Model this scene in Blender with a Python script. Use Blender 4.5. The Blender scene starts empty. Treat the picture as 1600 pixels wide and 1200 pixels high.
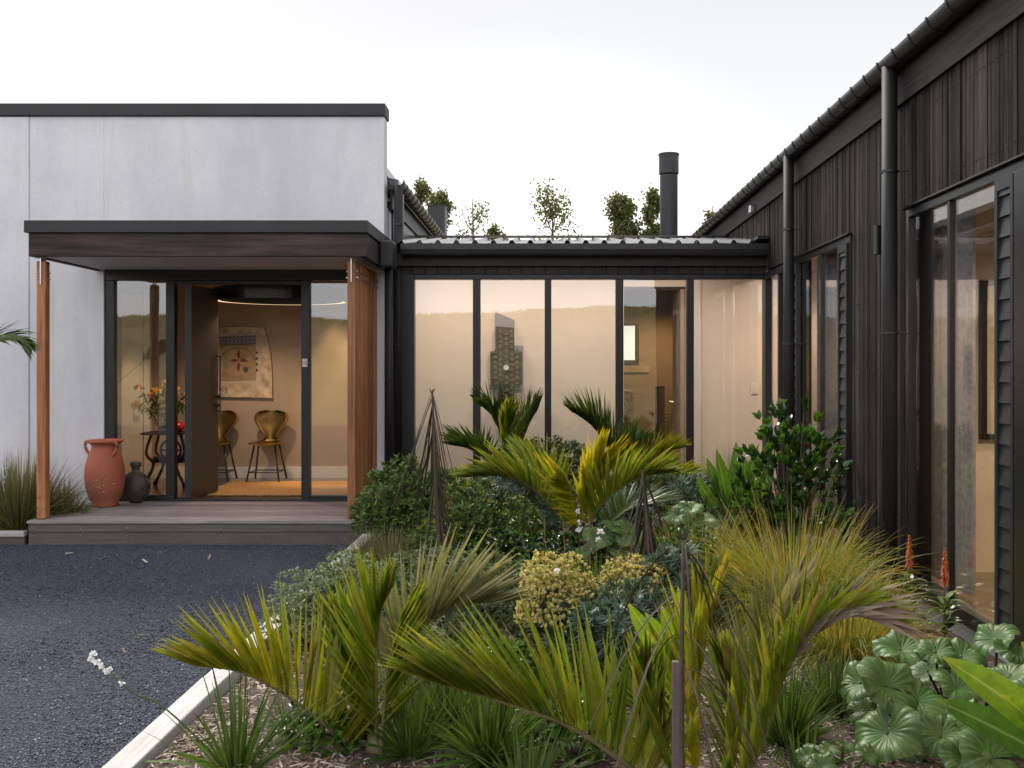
import bpy, math, random
import numpy as np
from mathutils import Vector
R = math.radians
random.seed(7)
sc = bpy.context.scene
COL = sc.collection
# ------------------------------------------------------------------ camera
EYE = 1.635
F = 1600.0; VU, VV = 853.0, 577.0
cam = bpy.data.cameras.new('camera'); camo = bpy.data.objects.new('camera', cam); COL.objects.link(camo)
camo.location = (0, 0, EYE); camo.rotation_euler = (R(90), 0, 0)
cam.sensor_width = 36; cam.lens = 36 * F / 1600
cam.shift_x = -(VU - 800) / 1600; cam.shift_y = -(600 - VV) / 1600
cam.clip_start = 0.05; cam.clip_end = 2000
sc.camera = camo
def P(u, v, Y): return np.array([(u - VU) / F * Y, Y, EYE - (v - VV) / F * Y])
# ------------------------------------------------------------------ world
SUN_EL, SUN_ROT = 46, -25      # sun low behind the house, veiled by thin cloud
w = bpy.data.worlds.new('World'); sc.world = w; w.use_nodes = True
nt = w.node_tree; N = nt.nodes; Lk = nt.links
for n in list(N): N.remove(n)
out = N.new('ShaderNodeOutputWorld'); bg = N.new('ShaderNodeBackground'); bg.inputs[1].default_value = 0.1
sky = N.new('ShaderNodeTexSky'); sky.sky_type = 'NISHITA'; sky.sun_disc = False
sky.sun_elevation = R(SUN_EL); sky.sun_rotation = R(SUN_ROT); sky.air_density = 1.0; sky.dust_density = 3.0
tc = N.new('ShaderNodeTexCoord'); sep = N.new('ShaderNodeSeparateXYZ'); Lk.new(tc.outputs['Generated'], sep.inputs[0])
rmp = N.new('ShaderNodeValToRGB')   # thin cloud veil, bright towards the sunset side, lilac opposite
mp = N.new('ShaderNodeMapRange'); mp.inputs[1].default_value = -1; mp.inputs[2].default_value = 1
Lk.new(sep.outputs['Y'], mp.inputs[0]); Lk.new(mp.outputs[0], rmp.inputs[0])
cr = rmp.color_ramp; cr.elements[0].position = 0.0; cr.elements[0].color = (1.0, 0.985, 1.03, 1)
cr.elements[1].position = 1.0; cr.elements[1].color = (0.80, 0.79, 0.765, 1)
e = cr.elements.new(0.45); e.color = (1.0, 0.99, 1.03, 1)
e = cr.elements.new(0.975); e.color = (0.53, 0.53, 0.535, 1)
e = cr.elements.new(0.8); e.color = (0.58, 0.58, 0.595, 1)
mul = N.new('ShaderNodeVectorMath'); mul.operation = 'SCALE'; mul.inputs['Scale'].default_value = 12.0
Lk.new(rmp.outputs[0], mul.inputs[0])
mx = N.new('ShaderNodeMixRGB'); mx.inputs[0].default_value = 0.88
Lk.new(sky.outputs[0], mx.inputs[1]); Lk.new(mul.outputs[0], mx.inputs[2])
mz = N.new('ShaderNodeMapRange'); mz.inputs[1].default_value = .06; mz.inputs[2].default_value = .36; mz.inputs[3].default_value = 1.1; mz.inputs[4].default_value = .84
Lk.new(sep.outputs['Z'], mz.inputs[0]); sc2 = N.new('ShaderNodeVectorMath'); sc2.operation = 'SCALE'; Lk.new(mx.outputs[0], sc2.inputs[0]); Lk.new(mz.outputs[0], sc2.inputs['Scale'])
Lk.new(sc2.outputs[0], bg.inputs[0]); Lk.new(bg.outputs[0], out.inputs[0])
sl = bpy.data.lights.new('sun', 'SUN'); sl.energy = 2.0; sl.angle = R(16); sl.color = (1, 0.93, 0.82)
so = bpy.data.objects.new('sun', sl); COL.objects.link(so)
dd = Vector((math.sin(R(SUN_ROT)) * math.cos(R(SUN_EL)), math.cos(R(SUN_ROT)) * math.cos(R(SUN_EL)), math.sin(R(SUN_EL))))
so.rotation_euler = dd.to_track_quat('Z', 'Y').to_euler(); so.location = (0, 30, 20)
sc.view_settings.view_transform = 'Standard'; sc.view_settings.look = 'None'
sc.view_settings.exposure = 0.72; sc.view_settings.gamma = 1
sc.cycles.max_bounces = 7; sc.cycles.transparent_max_bounces = 12; sc.cycles.diffuse_bounces = 3
sc.cycles.glossy_bounces = 3; sc.cycles.use_denoising = True; sc.cycles.caustics_reflective = False; sc.cycles.caustics_refractive = False
sc.cycles.sample_clamp_indirect = 4

# ------------------------------------------------------------------ materials
def newmat(name):
    m = bpy.data.materials.new(name); m.use_nodes = True
    nt = m.node_tree; b = nt.nodes['Principled BSDF']
    return m, nt, b
def nd(nt, t, **k):
    n = nt.nodes.new(t)
    for a, v in k.items(): setattr(n, a, v)
    return n
def ramp(nt, fac, stops):
    r = nd(nt, 'ShaderNodeValToRGB'); el = r.color_ramp.elements
    el[0].position, el[0].color = stops[0][0], (*stops[0][1], 1)
    el[1].position, el[1].color = stops[-1][0], (*stops[-1][1], 1)
    for p_, c in stops[1:-1]:
        e = el.new(p_); e.color = (*c, 1)
    nt.links.new(fac, r.inputs[0]); return r.outputs[0]
def mix(nt, f, a, b, mode='MIX'):
    m = nd(nt, 'ShaderNodeMixRGB', blend_type=mode)
    for i, x in ((0, f), (1, a), (2, b)):
        if hasattr(x, 'links'): nt.links.new(x, m.inputs[i])
        else: m.inputs[i].default_value = x if i == 0 else ((*x, 1) if len(x) == 3 else x)
    return m.outputs[0]
def coords(nt, scale=(1, 1, 1)):
    t = nd(nt, 'ShaderNodeTexCoord'); m = nd(nt, 'ShaderNodeMapping'); m.inputs['Scale'].default_value = scale
    nt.links.new(t.outputs['Object'], m.inputs[0]); return m.outputs[0]
def noise(nt, vec, scale, det=6, rough=.55, out='Fac'):
    n = nd(nt, 'ShaderNodeTexNoise'); n.inputs['Scale'].default_value = scale; n.inputs['Detail'].default_value = det
    n.inputs['Roughness'].default_value = rough; nt.links.new(vec, n.inputs['Vector']); return n.outputs[out]
def bump(nt, b, h, strength=.3, dist=.01):
    n = nd(nt, 'ShaderNodeBump'); n.inputs['Strength'].default_value = strength; n.inputs['Distance'].default_value = dist
    nt.links.new(h, n.inputs['Height']); nt.links.new(n.outputs[0], b.inputs['Normal'])
def plain(name, c, rough=.5, metal=0, var=.15, scale=6, stretch=(1, 1, 1), bmp=.1, spec=.5):
    m, nt, b = newmat(name); v = coords(nt, stretch)
    n = noise(nt, v, scale)
    lo = tuple(x * (1 - var) for x in c); hi = tuple(min(1, x * (1 + var)) for x in c)
    nt.links.new(ramp(nt, n, [(.3, lo), (.7, hi)]), b.inputs['Base Color'])
    b.inputs['Roughness'].default_value = rough; b.inputs['Metallic'].default_value = metal
    b.inputs['Specular IOR Level'].default_value = spec
    if bmp: bump(nt, b, noise(nt, v, scale * 8, 4), bmp, .004)
    return m
def island(nt): return nd(nt, 'ShaderNodeNewGeometry').outputs['Random Per Island']
def wood(name, a, bcol, rough=.6, grain='Z', isl=.5, gscale=1.0, spec=.4):
    """timber: grain streaks along one axis, tone changes from board to board"""
    st = {'Z': (14, 14, .7), 'X': (.7, 14, 14), 'Y': (14, .7, 14)}[grain]
    m, nt, b = newmat(name); v = coords(nt, st)
    n = noise(nt, v, 3 * gscale, 8, .65); n2 = noise(nt, coords(nt), 1.3, 3)
    c = ramp(nt, n, [(.36, a), (.64, bcol)])
    c = mix(nt, .3, c, ramp(nt, n2, [(.3, a), (.7, bcol)]))
    oi = nd(nt, 'ShaderNodeObjectInfo'); ad = nd(nt, 'ShaderNodeMath', operation='ADD'); nt.links.new(oi.outputs['Random'], ad.inputs[0]); nt.links.new(island(nt), ad.inputs[1])
    fr_ = nd(nt, 'ShaderNodeMath', operation='FRACT'); nt.links.new(ad.outputs[0], fr_.inputs[0])
    k = ramp(nt, fr_.outputs[0], [(0, (1 - isl,) * 3), (1, (1 + isl * .75,) * 3)])
    nt.links.new(mix(nt, 1, c, k, 'MULTIPLY'), b.inputs['Base Color'])
    b.inputs['Roughness'].default_value = rough; b.inputs['Specular IOR Level'].default_value = spec
    bump(nt, b, n, .35, .004); return m
def leafmat(name, cols, tip=None, tipat=.8, rough=.4, trans=.35, veins=False, spec=.5, rib=None):
    m, nt, b = newmat(name)
    n_ = len(cols); c = ramp(nt, island(nt), [(i / (n_ - 1), cc) for i, cc in enumerate(cols)])
    uv = nd(nt, 'ShaderNodeUVMap'); s = nd(nt, 'ShaderNodeSeparateXYZ'); nt.links.new(uv.outputs[0], s.inputs[0])
    if tip:
        mr = nd(nt, 'ShaderNodeMapRange'); mr.inputs[1].default_value = tipat; mr.inputs[2].default_value = 1.0
        nt.links.new(s.outputs['Y'], mr.inputs[0]); c = mix(nt, mr.outputs[0], c, tip)
    nn = noise(nt, coords(nt), 30, 4)
    c = mix(nt, 1, c, ramp(nt, nn, [(.3, (.75,) * 3), (.7, (1.2,) * 3)]), 'MULTIPLY')
    if rib:
        cc = nd(nt, 'ShaderNodeMath', operation='PINGPONG'); cc.inputs[1].default_value = .5
        nt.links.new(s.outputs['X'], cc.inputs[0])
        gt = nd(nt, 'ShaderNodeMath', operation='GREATER_THAN'); gt.inputs[1].default_value = .455
        nt.links.new(cc.outputs[0], gt.inputs[0]); c = mix(nt, gt.outputs[0], c, rib)
    nt.links.new(c, b.inputs['Base Color']); b.inputs['Roughness'].default_value = rough
    b.inputs['Specular IOR Level'].default_value = spec
    tr = nd(nt, 'ShaderNodeBsdfTranslucent'); nt.links.new(c if name in ('white_petals', 'sheer_curtain') else mix(nt, 1, c, (1.6, 1.5, .8), 'MULTIPLY'), tr.inputs[0])
    ms = nd(nt, 'ShaderNodeMixShader'); ms.inputs[0].default_value = trans
    nt.links.new(b.outputs[0], ms.inputs[1]); nt.links.new(tr.outputs[0], ms.inputs[2])
    nt.links.new(ms.outputs[0], nt.nodes['Material Output'].inputs[0])
    return m
def glassmat(name, boost=1.0, tint=(.97, .98, .96)):
    m, nt, b = newmat(name); nt.nodes.remove(b)
    tr = nd(nt, 'ShaderNodeBsdfTransparent'); tr.inputs[0].default_value = (*tint, 1)
    gl = nd(nt, 'ShaderNodeBsdfGlossy'); gl.inputs['Roughness'].default_value = .004; gl.inputs[0].default_value = (1, 1, 1, 1)
    ge = nd(nt, 'ShaderNodeNewGeometry'); dt = nd(nt, 'ShaderNodeVectorMath', operation='DOT_PRODUCT')
    nt.links.new(ge.outputs['Incoming'], dt.inputs[0]); nt.links.new(ge.outputs['Normal'], dt.inputs[1])
    def mth(op, a, b_=None, clamp=False):
        m_ = nd(nt, 'ShaderNodeMath', operation=op, use_clamp=clamp)
        for i, x in ((0, a), (1, b_)):
            if x is None: continue
            if hasattr(x, 'links'): nt.links.new(x, m_.inputs[i])
            else: m_.inputs[i].default_value = x
        return m_.outputs[0]
    ab = mth('ABSOLUTE', dt.outputs['Value']); pw = mth('POWER', mth('SUBTRACT', 1.0, ab, True), 5.0)
    f_ = mth('MULTIPLY', mth('ADD', mth('MULTIPLY', pw, .96), .04), boost, True)
    class mu: outputs = [f_]
    n = noise(nt, coords(nt), 1.6, 1); bp = nd(nt, 'ShaderNodeBump'); bp.inputs['Strength'].default_value = .05; bp.inputs['Distance'].default_value = .02
    nt.links.new(n, bp.inputs['Height']); nt.links.new(bp.outputs[0], gl.inputs['Normal'])
    ms = nd(nt, 'ShaderNodeMixShader'); nt.links.new(mu.outputs[0], ms.inputs[0])
    nt.links.new(tr.outputs[0], ms.inputs[1]); nt.links.new(gl.outputs[0], ms.inputs[2])
    nt.links.new(ms.outputs[0], nt.nodes['Material Output'].inputs[0]); return m
def emit(name, c, s):
    m, nt, b = newmat(name); b.inputs['Emission Color'].default_value = (*c, 1); b.inputs['Emission Strength'].default_value = s
    b.inputs['Base Color'].default_value = (*c, 1); return m
def concrete():
    m, nt, b = newmat('concrete'); v = coords(nt)
    n1 = noise(nt, v, .9, 8, .6); n2 = noise(nt, coords(nt, (1, 1, .25)), 2.3, 6, .6); n3 = noise(nt, v, 45, 3)
    c = ramp(nt, n1, [(.30, (.58, .585, .615)), (.68, (.75, .752, .772))])
    c = mix(nt, .3, c, ramp(nt, n2, [(.35, (.54, .535, .56)), (.5, (.66, .665, .70)), (.72, (.76, .755, .75))]))
    wn = nd(nt, 'ShaderNodeTexVoronoi'); wn.inputs['Scale'].default_value = 1.1; nt.links.new(v, wn.inputs['Vector'])
    ring = ramp(nt, wn.outputs['Distance'], [(0, (.87, .88, .9)), (.05, (.92,) * 3), (.085, (.86,) * 3), (.1, (1, 1, 1))])
    c = mix(nt, .35, c, ring, 'MULTIPLY')
    c = mix(nt, 1, c, ramp(nt, n3, [(.35, (.955,) * 3), (.6, (1.02,) * 3)]), 'MULTIPLY')
    # tan streaks running down and small dark pits
    st = noise(nt, coords(nt, (4, 4, .3)), 1.5, 4); c = mix(nt, ramp(nt, st, [(.55, (0,) * 3), (.72, (.65,) * 3)]), c, (.60, .56, .53))
    s2 = noise(nt, coords(nt, (1, 1, .5)), .55, 5, .7); c = mix(nt, ramp(nt, s2, [(.5, (0,) * 3), (.62, (.55,) * 3)]), c, (.54, .55, .60))
    vo = nd(nt, 'ShaderNodeTexVoronoi'); vo.inputs['Scale'].default_value = 7; nt.links.new(v, vo.inputs['Vector'])
    c = mix(nt, ramp(nt, vo.outputs['Distance'], [(.03, (.6,) * 3), (.06, (0,) * 3)]), c, (.3, .3, .32))
    nt.links.new(c, b.inputs['Base Color']); b.inputs['Roughness'].default_value = .85
    bump(nt, b, n3, .25, .004); return m
def gravel():
    m, nt, b = newmat('gravel'); v = coords(nt)
    vo = nd(nt, 'ShaderNodeTexVoronoi'); vo.inputs['Scale'].default_value = 170; nt.links.new(v, vo.inputs['Vector'])
    s = nd(nt, 'ShaderNodeSeparateColor'); nt.links.new(vo.outputs['Color'], s.inputs[0])
    c = ramp(nt, s.outputs[0], [(0, (.026, .030, .040)), (.6, (.048, .056, .075)), (.95, (.085, .098, .128)), (1, (.16, .17, .20))])
    big = noise(nt, v, .8, 5, .6); c = mix(nt, 1, c, ramp(nt, big, [(.3, (.9,) * 3), (.7, (1.12,) * 3)]), 'MULTIPLY')
    nt.links.new(c, b.inputs['Base Color']); b.inputs['Roughness'].default_value = .95; b.inputs['Specular IOR Level'].default_value = .15
    h = mix(nt, .2, vo.outputs['Distance'], noise(nt, v, 30, 4)); bump(nt, b, h, .7, .008); return m
def soil():
    m, nt, b = newmat('bark_soil'); v = coords(nt)
    n = noise(nt, v, 40, 6, .7); n2 = noise(nt, v, 3, 4)
    c = ramp(nt, n, [(.3, (.03, .02, .014)), (.6, (.10, .07, .05)), (.8, (.22, .18, .14))])
    nt.links.new(mix(nt, .3, c, ramp(nt, n2, [(.3, (.05, .035, .025)), (.7, (.16, .12, .09))])), b.inputs['Base Color'])
    b.inputs['Roughness'].default_value = .9; bump(nt, b, n, .8, .03); return m
M = {}
M['concrete'] = concrete(); M['gravel'] = gravel(); M['soil'] = soil()
M['stone'] = None
def stonemat(name, stops, rough=.7):
    m, nt, b = newmat(name); nt.links.new(ramp(nt, island(nt), stops), b.inputs['Base Color'])
    b.inputs['Roughness'].default_value = rough; return m
M['stone'] = stonemat('gravel_stone', [(0, (.022, .026, .036)), (.7, (.05, .06, .085)), (.97, (.09, .10, .13)), (1, (.30, .31, .33))])
M['chip'] = stonemat('bark_chip', [(0, (.07, .04, .022)), (.35, (.19, .125, .08)), (.75, (.31, .24, .19)), (1, (.55, .49, .44))], .8)
M['clad'] = wood('black_stained_cladding', (.008, .007, .007), (.062, .051, .047), .7, 'Z', .75, 1.0, .08)
M['fascia'] = wood('stained_fascia_board', (.016, .013, .012), (.060, .050, .046), .6, 'Y', .1, 1.0, .15)
M['beam'] = wood('rough_sawn_beam', (.008, .006, .006), (.095, .060, .050), .65, 'X', .1, .5, .3)
M['linkf'] = wood('link_fascia_timber', (.022, .016, .015), (.05, .035, .031), .6, 'X', .2)
M['shake'] = wood('short_end_boards', (.012, .009, .009), (.03, .021, .02), .6, 'Z', .6)
M['cedar'] = wood('oiled_cedar', (.19, .065, .024), (.46, .20, .085), .5, 'Z', .4, 1.0)
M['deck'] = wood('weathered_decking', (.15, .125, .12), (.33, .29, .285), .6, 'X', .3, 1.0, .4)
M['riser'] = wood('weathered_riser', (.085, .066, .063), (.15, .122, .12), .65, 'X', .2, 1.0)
M['kerb'] = wood('white_weathered_kerb', (.42, .40, .37), (.66, .65, .63), .75, 'Y', .1, .8)
M['kerbx'] = wood('white_weathered_edging', (.32, .30, .28), (.55, .54, .52), .75, 'X', .3, .8)
M['metal'] = plain('charcoal_metal', (.030, .030, .033), .42, .3, .1, 3, bmp=.03)
M['cap'] = plain('charcoal_flashing', (.028, .026, .028), .6, .1, .12, 2, bmp=.03)
M['pipe'] = plain('gloss_black_steel', (.020, .020, .021), .3, .4, .1, 2, bmp=.02)
M['downpipe'] = plain('matt_black_downpipe', (.018, .018, .019), .6, 0, .1, 2, bmp=.02, spec=.25)
M['frame'] = plain('black_aluminium', (.022, .022, .024), .38, .3, .1, 3, bmp=0)
M['bronze_frame'] = plain('satin_aluminium', (.045, .044, .043), .3, .7, .1, 3, bmp=0)
M['roof'] = plain('dark_roof_sheet', (.06, .06, .065), .22, .6, .1, 2, bmp=0)
M['sidewall'] = plain('dark_gloss_sheet', (.045, .047, .045), .3, .6, .1, 2, bmp=0)
M['soffit'] = plain('painted_soffit', (.42, .43, .46), .6, 0, .05, 2)
M['steel'] = plain('stainless_steel', (.6, .6, .6), .3, 1, .05, 4, bmp=0)
M['cream'] = plain('cream_plaster', (.70, .645, .585), .8, 0, .03, 2, bmp=.02)
M['tan'] = plain('tan_plaster', (.42, .34, .26), .8, 0, .04, 2, bmp=.02)
M['brown'] = plain('brown_wall', (.32, .24, .15), .8, 0, .06, 2, bmp=.02)
M['white'] = plain('white_paint', (.74, .71, .67), .5, 0, .03, 3, bmp=0)
M['floor'] = plain('polished_floor', (.16, .11, .075), .15, 0, .2, 3, bmp=0)
M['ceil'] = plain('ceiling_paint', (.6, .57, .53), .8, 0, .02, 3, bmp=0)
M['terra'] = plain('terracotta', (.36, .105, .058), .75, 0, .12, 4, bmp=.15)
M['dark_clay'] = plain('blackened_clay', (.045, .032, .026), .55, 0, .5, 14, bmp=.6)
M['door'] = plain('dark_door_panel', (.040, .033, .027), .45, 0, .1, 4, (4, 4, .4))
M['glass'] = glassmat('clear_glass', 2.2)
M['glass2'] = glassmat('side_glass', 1.2, (.93, .94, .93))
M['rug'] = plain('jute_rug', (.50, .29, .11), .95, 0, .35, 40, bmp=.8)
M['iron'] = plain('cast_iron', (.015, .015, .016), .5, .6, .2, 8)
M['brass'] = plain('aged_brass', (.19, .12, .035), .42, .8, .5, 5, bmp=.05)
M['leg'] = plain('dark_bronze_leg', (.08, .065, .05), .4, .6, .2, 6)
M['carved'] = plain('carved_brown_wood', (.020, .010, .005), .55, 0, .5, 12, bmp=.4)
M['pale'] = plain('pale_shadow_plate', (.24, .25, .32), .5, 0, .05, 3, bmp=0)  # shadow tone painted behind the carved cross; the hanging's band shares it
M['winglow'] = emit('daylit_pane', (.62, .74, .74), .62)
M['black'] = plain('black_plastic', (.012, .012, .012), .3, 0, .1, 3, bmp=0)
M['lampglow'] = emit('lamp_glow', (1, .70, .40), 1.2)
M['curtain'] = leafmat('sheer_curtain', [(.40, .41, .45), (.40, .41, .45)], None, rough=.9, trans=.5)
M['red'] = plain('red_glaze', (.45, .012, .012), .2, 0, .1, 3, bmp=0)
M['petal'] = leafmat('petals', [(.8, .45, .3), (.85, .6, .5), (.9, .75, .35), (.85, .4, .1)], rough=.6)
M['bark'] = plain('tree_bark', (.13, .10, .075), .85, 0, .3, 10, bmp=.4)
M['twig'] = plain('grey_twig', (.10, .075, .055), .8, 0, .3, 20, bmp=.3)
M['flower'] = leafmat('white_petals', [(.88, .88, .88), (.95, .95, .93)], rough=.6)
M['spike'] = leafmat('orange_florets', [(.22, .04, .02), (.50, .11, .02), (.65, .26, .05)], rough=.6)
M['hillgrass'] = plain('dry_hill_grass', (.20, .17, .085), .95, 0, .4, 1.5, bmp=.5)
# foliage
G = {}
G['nikau'] = leafmat('palm_leaf_green', [(.12, .185, .014), (.17, .235, .018), (.25, .28, .02), (.10, .16, .016), (.14, .21, .016), (.30, .29, .03), (.16, .22, .02), (.26, .17, .05)], (.30, .26, .05), .88, .38, .42, rib=(.25, .27, .06))
G['nikau_y'] = leafmat('palm_leaf_yellow', [(.19, .24, .012), (.30, .31, .018), (.14, .20, .012), (.36, .32, .02), (.22, .26, .014), (.30, .18, .05)], (.38, .30, .04), .85, .38, .45, rib=(.35, .30, .05))
G['nikau_o'] = leafmat('palm_leaf_orange', [(.30, .30, .015), (.44, .36, .02), (.18, .23, .015)], (.50, .32, .02), .85, .4, .45)
G['nikau_d'] = leafmat('palm_leaf_dark', [(.045, .09, .018), (.07, .13, .022), (.10, .15, .024)], (.12, .12, .04), .8, .35, .35)
G['nikau_p'] = leafmat('palm_leaf_pale', [(.20, .21, .08), (.27, .27, .12), (.33, .32, .18), (.17, .19, .05)], (.33, .26, .14), .75, .45, .35)
G['rachis'] = plain('palm_rib', (.16, .14, .06), .5, 0, .4, 8, bmp=.2)
G['carex'] = leafmat('tawny_grass', [(.17, .22, .03), (.24, .27, .04), (.11, .17, .025), (.50, .27, .04), (.21, .26, .05), (.14, .20, .03), (.34, .34, .12)], (.44, .37, .20), .8, .5, .4)
G['tussock'] = leafmat('green_tussock', [(.08, .11, .03), (.13, .15, .045), (.17, .16, .07), (.07, .10, .03)], (.30, .24, .13), .6, .5, .35)
G['libertia'] = leafmat('strap_leaf_green', [(.045, .09, .018), (.075, .14, .025), (.11, .18, .03)], (.16, .19, .05), .85, .4, .35)
G['westringia'] = leafmat('grey_green_leaf', [(.13, .18, .095), (.19, .24, .13), (.25, .30, .18)], None, rough=.6, trans=.25)
G['westdark'] = leafmat('deep_grey_green_leaf', [(.07, .11, .05), (.11, .155, .07), (.15, .19, .10)], None, rough=.6, trans=.25)
G['coprosma'] = leafmat('dark_shrub_leaf', [(.04, .09, .02), (.07, .14, .025), (.13, .19, .025)], None, rough=.3, trans=.25)
G['gloss'] = leafmat('glossy_leaf', [(.015, .045, .010), (.025, .07, .014), (.05, .12, .02)], None, rough=.18, trans=.15, spec=.7)
G['glosstip'] = leafmat('bright_young_leaf', [(.07, .17, .025), (.11, .23, .03)], None, rough=.25, trans=.3)
G['mound'] = leafmat('sage_leaf', [(.085, .12, .055), (.12, .165, .075), (.17, .21, .11)], None, rough=.5, trans=.25)
G['euph_fl'] = leafmat('lime_bract', [(.55, .55, .20), (.68, .64, .30), (.60, .50, .24), (.46, .52, .16), (.50, .26, .14)], None, rough=.6, trans=.3)
G['euph_lf'] = leafmat('blue_green_leaf', [(.05, .10, .07), (.08, .14, .09), (.11, .17, .11)], None, rough=.5, trans=.25)
G['canna'] = leafmat('broad_lime_leaf', [(.13, .25, .02), (.18, .30, .025), (.10, .20, .02)], (.30, .30, .03), .9, .35, .45, rib=(.30, .36, .08))
G['cannadk'] = leafmat('broad_green_leaf', [(.05, .12, .02), (.08, .17, .025)], (.15, .2, .04), .9, .35, .35, rib=(.16, .24, .07))
G['lance'] = leafmat('leathery_brown_leaf', [(.035, .028, .022), (.055, .043, .032), (.085, .07, .05), (.04, .038, .028)], None, rough=.6, trans=.05, rib=(.11, .085, .055), spec=.25)
G['poplar'] = leafmat('poplar_leaf', [(.07, .09, .03), (.11, .13, .04), (.16, .17, .06)], None, rough=.5, trans=.4)
G['dead'] = leafmat('dead_frond', [(.17, .12, .09), (.25, .19, .14), (.32, .27, .22)], None, rough=.8, trans=.2)
def ligmat():
    m, nt, b = newmat('kidney_leaf')
    uv = nd(nt, 'ShaderNodeUVMap'); s = nd(nt, 'ShaderNodeSeparateXYZ'); nt.links.new(uv.outputs[0], s.inputs[0])
    c = ramp(nt, island(nt), [(0, (.045, .10, .022)), (.5, (.08, .16, .035)), (1, (.035, .08, .018))])
    a = nd(nt, 'ShaderNodeMath', operation='MULTIPLY'); a.inputs[1].default_value = 11; nt.links.new(s.outputs['X'], a.inputs[0])
    f = nd(nt, 'ShaderNodeMath', operation='PINGPONG'); f.inputs[1].default_value = .5; nt.links.new(a.outputs[0], f.inputs[0])
    vein = ramp(nt, f.outputs[0], [(0, (1,) * 3), (.05, (.6,) * 3), (.12, (0,) * 3)])
    n = noise(nt, coords(nt), 25, 4)
    c = mix(nt, 1, c, ramp(nt, n, [(.3, (.75,) * 3), (.7, (1.2,) * 3)]), 'MULTIPLY')
    c = mix(nt, vein, c, (.13, .21, .07))
    nt.links.new(c, b.inputs['Base Color']); b.inputs['Roughness'].default_value = .43; b.inputs['Specular IOR Level'].default_value = .4
    tr = nd(nt, 'ShaderNodeBsdfTranslucent'); nt.links.new(mix(nt, 1, c, (1.5, 1.5, .7), 'MULTIPLY'), tr.inputs[0])
    ms = nd(nt, 'ShaderNodeMixShader'); ms.inputs[0].default_value = .2
    nt.links.new(b.outputs[0], ms.inputs[1]); nt.links.new(tr.outputs[0], ms.inputs[2])
    nt.links.new(ms.outputs[0], nt.nodes['Material Output'].inputs[0]); return m
G['lig'] = ligmat()

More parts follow.
